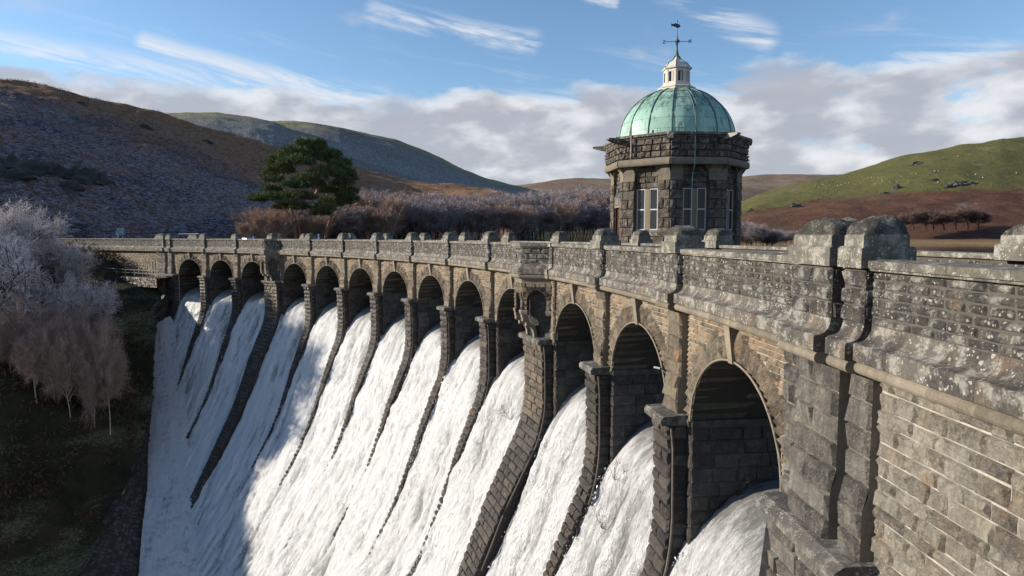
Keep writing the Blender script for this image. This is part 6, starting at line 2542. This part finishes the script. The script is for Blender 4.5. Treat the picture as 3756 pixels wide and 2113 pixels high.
# ------------------------------------------------------------------ people and a car on the crest road
M_SKIN = simple_mat('skin', (.42, .24, .17), .6, var=.05)
M_NAVY = simple_mat('navy_jacket', (.012, .05, .16), .8, var=.2)
M_BLACK = simple_mat('black_coat', (.015, .014, .015), .8, var=.2)
M_HATB = simple_mat('bright_blue_hat', (.18, .25, .95), .8, var=.1)
M_HAIR = simple_mat('auburn_hair', (.22, .08, .025), .8, var=.2)
M_DENIM = simple_mat('dark_trousers', (.02, .025, .04), .9, var=.2)


def person(s_, off_, label, top_mat, head_kind, face_ang, lean=0.0, H=1.72):
    base = W(s_, off_, -1.25).ravel()
    root = empty('person', tuple(base), label=label, category='person')
    root.rotation_euler = (0, 0, face_ang)
    k = H / 1.75
    J = {'pelvis': (0, 0, .95), 'waist': (0, .0, 1.10), 'chest': (0, lean * .3, 1.35), 'neck': (0, lean * .5, 1.50), 'head0': (0, lean * .62, 1.58), 'head': (0, lean * .75, 1.70),
         'hipL': (-.10, 0, .92), 'kneeL': (-.11, .03, .50), 'ankL': (-.11, 0, .09), 'toeL': (-.12, .17, .04),
         'hipR': (.10, 0, .92), 'kneeR': (.11, .03, .50), 'ankR': (.11, 0, .09), 'toeR': (.12, .17, .04),
         'shL': (-.19, lean * .42, 1.42), 'elL': (-.26, .06 + lean * .5, 1.16), 'wrL': (-.20, .28 + lean * .6, 1.12), 'hdL': (-.17, .36 + lean * .6, 1.13),
         'shR': (.19, lean * .42, 1.42), 'elR': (.26, .06 + lean * .5, 1.16), 'wrR': (.20, .28 + lean * .6, 1.12), 'hdR': (.17, .36 + lean * .6, 1.13)}
    R = {'pelvis': .15, 'waist': .135, 'chest': .165, 'neck': .065, 'head0': .075, 'head': .095, 'hipL': .10, 'kneeL': .065, 'ankL': .045, 'toeL': .04, 'hipR': .10, 'kneeR': .065, 'ankR': .045, 'toeR': .04,
         'shL': .075, 'elL': .055, 'wrL': .038, 'hdL': .035, 'shR': .075, 'elR': .055, 'wrR': .038, 'hdR': .035}
    E_ = [('pelvis', 'waist'), ('waist', 'chest'), ('chest', 'neck'), ('neck', 'head0'), ('head0', 'head'), ('pelvis', 'hipL'), ('hipL', 'kneeL'), ('kneeL', 'ankL'), ('ankL', 'toeL'), ('pelvis', 'hipR'), ('hipR', 'kneeR'), ('kneeR', 'ankR'), ('ankR', 'toeR'),
          ('chest', 'shL'), ('shL', 'elL'), ('elL', 'wrL'), ('wrL', 'hdL'), ('chest', 'shR'), ('shR', 'elR'), ('elR', 'wrR'), ('wrR', 'hdR')]
    names_ = list(J)
    me = bpy.data.meshes.new('body')
    me.from_pydata([Vector(J[n_]) * k for n_ in names_], [(names_.index(a), names_.index(b)) for a, b in E_], [])
    o = bpy.data.objects.new('body', me)
    COL.objects.link(o)
    o.parent = root
    md = o.modifiers.new('skin', 'SKIN')
    for i_, n_ in enumerate(names_):
        me.skin_vertices[0].data[i_].radius = (R[n_] * k, R[n_] * k)
        me.skin_vertices[0].data[i_].use_root = n_ == 'pelvis'
    o.modifiers.new('sub', 'SUBSURF').levels = 2
    dg = bpy.context.evaluated_depsgraph_get()
    m2 = bpy.data.meshes.new_from_object(o.evaluated_get(dg))
    o.modifiers.clear()
    o.data = m2
    m2.materials.clear()
    for mm in (top_mat, M_SKIN, M_DENIM):
        m2.materials.append(mm)
    for p in m2.polygons:
        c = p.center
        p.use_smooth = True
        p.material_index = 1 if (c.z > 1.50 * k or (abs(c.y) > .26 + lean * .5 and 1.0 < c.z < 1.3)) else (2 if c.z < .92 * k else 0)
    hd = Vector(J['head']) * k
    # hat or hair as a shaped cap round the head
    mb = MB()
    if head_kind == 'hat':
        prof = [(.118, -.03), (.122, .0), (.118, .05), (.10, .10), (.06, .14), (.035, .15), (.03, .18), (.0, .19)]
    else:
        prof = [(.125, -.16), (.13, -.08), (.125, .0), (.115, .06), (.08, .10), (.0, .12)]
    lathe(mb, [(r_, hd.z + z_) for r_, z_ in prof], hd.x, hd.y - (.015 if head_kind == 'hat' else .03), 12, 0, .5)
    mb.build('hat' if head_kind == 'hat' else 'hair', M_HATB if head_kind == 'hat' else M_HAIR, root, True)
    # nose and ears
    mb = MB()
    tube(mb, [(hd.x, hd.y + .085, hd.z + .0), (hd.x, hd.y + .12, hd.z - .03)], [.012, .016], 5)
    for sx_ in (-1, 1):
        tube(mb, [(hd.x + sx_ * .09, hd.y, hd.z - .03), (hd.x + sx_ * .105, hd.y - .01, hd.z + .02)], [.014, .018], 5)
    mb.build('face_features', M_SKIN, root, True)
    return root


def at_line(xv, off_):
    """run along the crest at which a picture column meets the line off_ metres out"""
    a = (xv * 1.458 - 1878) / 2400
    ss = np.arange(0, 128, .05)
    p = W(ss, off_, 0)
    return float(ss[np.argmin(abs(p[:, 0] / p[:, 1] - a))])


cam_ang = lambda s_: tangent_angle(s_)
person(at_line(805, -1.3), -1.3, 'person in a navy jacket and bright blue bobble hat looking over the parapet', M_NAVY, 'hat', cam_ang(70) + math.pi * .5, .1, 1.78)
person(at_line(823, -1.5), -1.5, 'person with auburn hair and a black coat beside the one in the blue hat', M_BLACK, 'hair', cam_ang(70) + math.pi * .5, .25, 1.62)
person(at_line(643, -.85), -.85, 'person in a blue hat leaning low over the parapet near the far refuge', M_NAVY, 'hat', cam_ang(85) + math.pi * .5, .3, 1.50)

# parked car of which the roof shows behind the parapet
sc_ = at_line(620, -3.4)
cb = W(sc_, -3.5, -1.25).ravel()
car = empty('parked_car', tuple(cb), label='dark blue car whose rounded roof just shows above the far parapet', category='car')
car.scale = (1, 1, .9)
car.rotation_euler = (0, 0, tangent_angle(sc_) + math.pi / 2)
M_CAR = simple_mat('dark_blue_car_paint', (.015, .03, .07), .25, .2, var=.05)
M_TYRE = simple_mat('rubber', (.02, .02, .02), .9)
M_RIM = simple_mat('alloy', (.4, .4, .42), .35, .8)
side = [(-2.05, .35), (-2.1, .62), (-2.0, .86), (-1.55, .95), (-1.15, 1.38), (-.7, 1.50), (.2, 1.52), (.7, 1.42), (1.25, 1.0), (1.85, .88), (2.08, .68), (2.1, .38)]
wd_ = [.80, .86, .86, .84, .66, .62, .62, .64, .80, .84, .80, .78]
V = np.array([(x, sg * w_ , z) for sg in (-1, 1) for (x, z), w_ in zip(side, wd_)])
nS = len(side)
mb = MB()
mb.add(V, [(j, j + 1, nS + j + 1, nS + j) for j in range(nS - 1)] + [(0, nS, 2 * nS - 1, nS - 1)])
lowp = [(0, 11, 10, 1), (1, 10, 9, 2), (2, 9, 8, 3), (3, 8, 7, 4), (4, 7, 6, 5)]
mb.add(V, lowp + [tuple(nS + q for q in f[::-1]) for f in lowp])
mb.build('body', M_CAR, car, False)
mb = MB()
for sg in (-1, 1):
    mb.add([(x, sg * y, z) for x, y, z in ((-1.35, .835, .98), (1.12, .835, .98), (.62, .655, 1.40), (-1.0, .665, 1.38))], [(0, 1, 2, 3) if sg < 0 else (3, 2, 1, 0)])
mb.build('side_windows', M_CARGLASS, car)
mb = MB()
mb.add([(1.24, -.72, 1.03), (1.24, .72, 1.03), (.74, .58, 1.43), (.74, -.58, 1.43)], [(0, 1, 2, 3)])
mb.build('windscreen', M_CARGLASS, car)
mb = MB()
for sg in (-1, 1):
    tube(mb, [(-1.1, sg * .60, 1.47), (-.5, sg * .60, 1.56), (.3, sg * .60, 1.57), (.7, sg * .6, 1.48)], .025, 5)
mb.build('roof_rail', M_CAR, car)
for x_ in (-1.3, 1.3):
    for sg in (-1, 1):
        mb = MB()
        th_ = np.linspace(0, 2 * math.pi, 17)[:-1]
        ring = lambda r_, y_: [(x_ + r_ * math.cos(t_), y_, .33 + r_ * math.sin(t_)) for t_ in th_]
        mb.add(ring(.32, sg * .66) + ring(.32, sg * .87) + ring(.2, sg * .88) + ring(.2, sg * .66), grid_quads(16, 3, True))
        w_o = mb.build('wheel', M_TYRE, car)
        mb = MB()
        mb.add(ring(.2, sg * .872) + [(x_, sg * .85, .33)], None, [(j, (j + 1) % 16, 16) for j in range(16)])
        mb.build('rim', M_RIM, w_o)
# thin metal frame behind the far parapet
fx = at_line(500, -5.0)
gate = empty('barrier_frame', tuple(W(fx, -5.0, -1.2).ravel()), label='thin pale metal tube frame standing behind the parapet between the first two far pilasters', category='barrier')
pA, pB = W(at_line(503, -4.8), -4.8, 0).ravel(), W(at_line(452, -4.8), -4.8, 0).ravel()
for nm, pts in (('top_bar', [pA + [0, 0, .75], pB + [0, 0, .72]]), ('post', [pA + [0, 0, -1.2], pA + [0, 0, .75]]), ('post', [pB + [0, 0, -1.2], pB + [0, 0, .72]])):
    mb = MB()
    tube(mb, pts, .03, 5)
    fix(mb.build(nm, M_GALV, gate))

# rocks breaking out of the hills
M_ROCK = stone_mat('crag_rock', (.02, .022, .020), (.075, .078, .068), (.20, .20, .17), lichen=.0, moss=.8, bump=.15)


def rock(x, y, z, sx_, sy_, sz_, seed, label, group):
    r_ = np.random.RandomState(seed)
    nu, nv = 14, 8
    U = np.linspace(0, 2 * math.pi, nu + 1)[:-1]
    Vv = np.linspace(-.5, math.pi / 2, nv + 1)
    A, B = np.meshgrid(U, Vv)
    P = np.stack([np.cos(B) * np.cos(A), np.cos(B) * np.sin(A), np.sin(B)], -1)
    n_ = 1 + .9 * fbm(P[..., 0] * 2 + seed, P[..., 1] * 2 + P[..., 2] * 3, 4, .65)
    n_ = np.round(n_ * 5) / 5 * .5 + n_ * .5
    P = P * n_[..., None] * np.array([sx_, sy_, sz_])
    mb = MB()
    mb.add(P.reshape(-1, 3), grid_quads(nu, nv, True))
    o = mb.build('rock_outcrop', M_ROCK)
    o.location = (x, y, z)
    o['label'] = label
    o['category'] = 'rock'
    if group:
        o['group'] = group
    return o


for k, (u, v, s_) in enumerate([(1945, 485, 7), (2010, 470, 9), (2040, 480, 8), (2075, 450, 7), (2130, 460, 8), (1665, 290, 10), (1500, 495, 9), (640, 650, 9), (1815, 425, 6), (240, 690, 6), (1400, 540, 6)]):
    xv, yv = (2650 + u / 2.329) / 1.458, (480 + v / 2.329) / 1.458
    x, y, z = on_hill(HE, xv, yv)
    rock(x, y, z - 1, s_ * 1.0, s_ * .5, s_ * .5, 50 + k, ('grey crag of the broken cliff band between pasture and bracken, %s in the band' % NTH[[1945, 2010, 2040, 2075, 2130].index(u)]) if k < 5 else ('grey crag poking out of the right hill, %s one from the left' % NTH[[240, 640, 1400, 1500, 1665, 1815].index(u)]), 'cliff band on the right hill' if k < 5 else 'scattered crags on the right hill')
for k, (xv, yv, s_, lab) in enumerate([(60, 418, 7, 'mossy crag high at the left edge of the dark hillside'), (120, 430, 6, 'mossy crag next to the one at the left edge'), (200, 447, 7, 'dark crag in the middle of the rocky shoulder'), (250, 462, 5, 'rightmost crag of the rocky shoulder'), (20, 440, 7, 'low dark crag cut by the left edge'),
                                   (160, 470, 5, 'crag just below the rocky shoulder'), (365, 322, 4, 'small pale rock high on the brown ridge'), (205, 262, 3, 'small grey rock near the top of the brown ridge'), (520, 358, 4, 'pale rock on the ridge towards the pine')]):
    try:
        x, y, z = on_hill(HA, xv, yv)
        rock(x, y, z - s_ * .30, s_ * .75, s_ * .6, s_ * .55, 80 + k, lab, None)
    except Exception:
        pass
flush_pool()
POOL.clear()
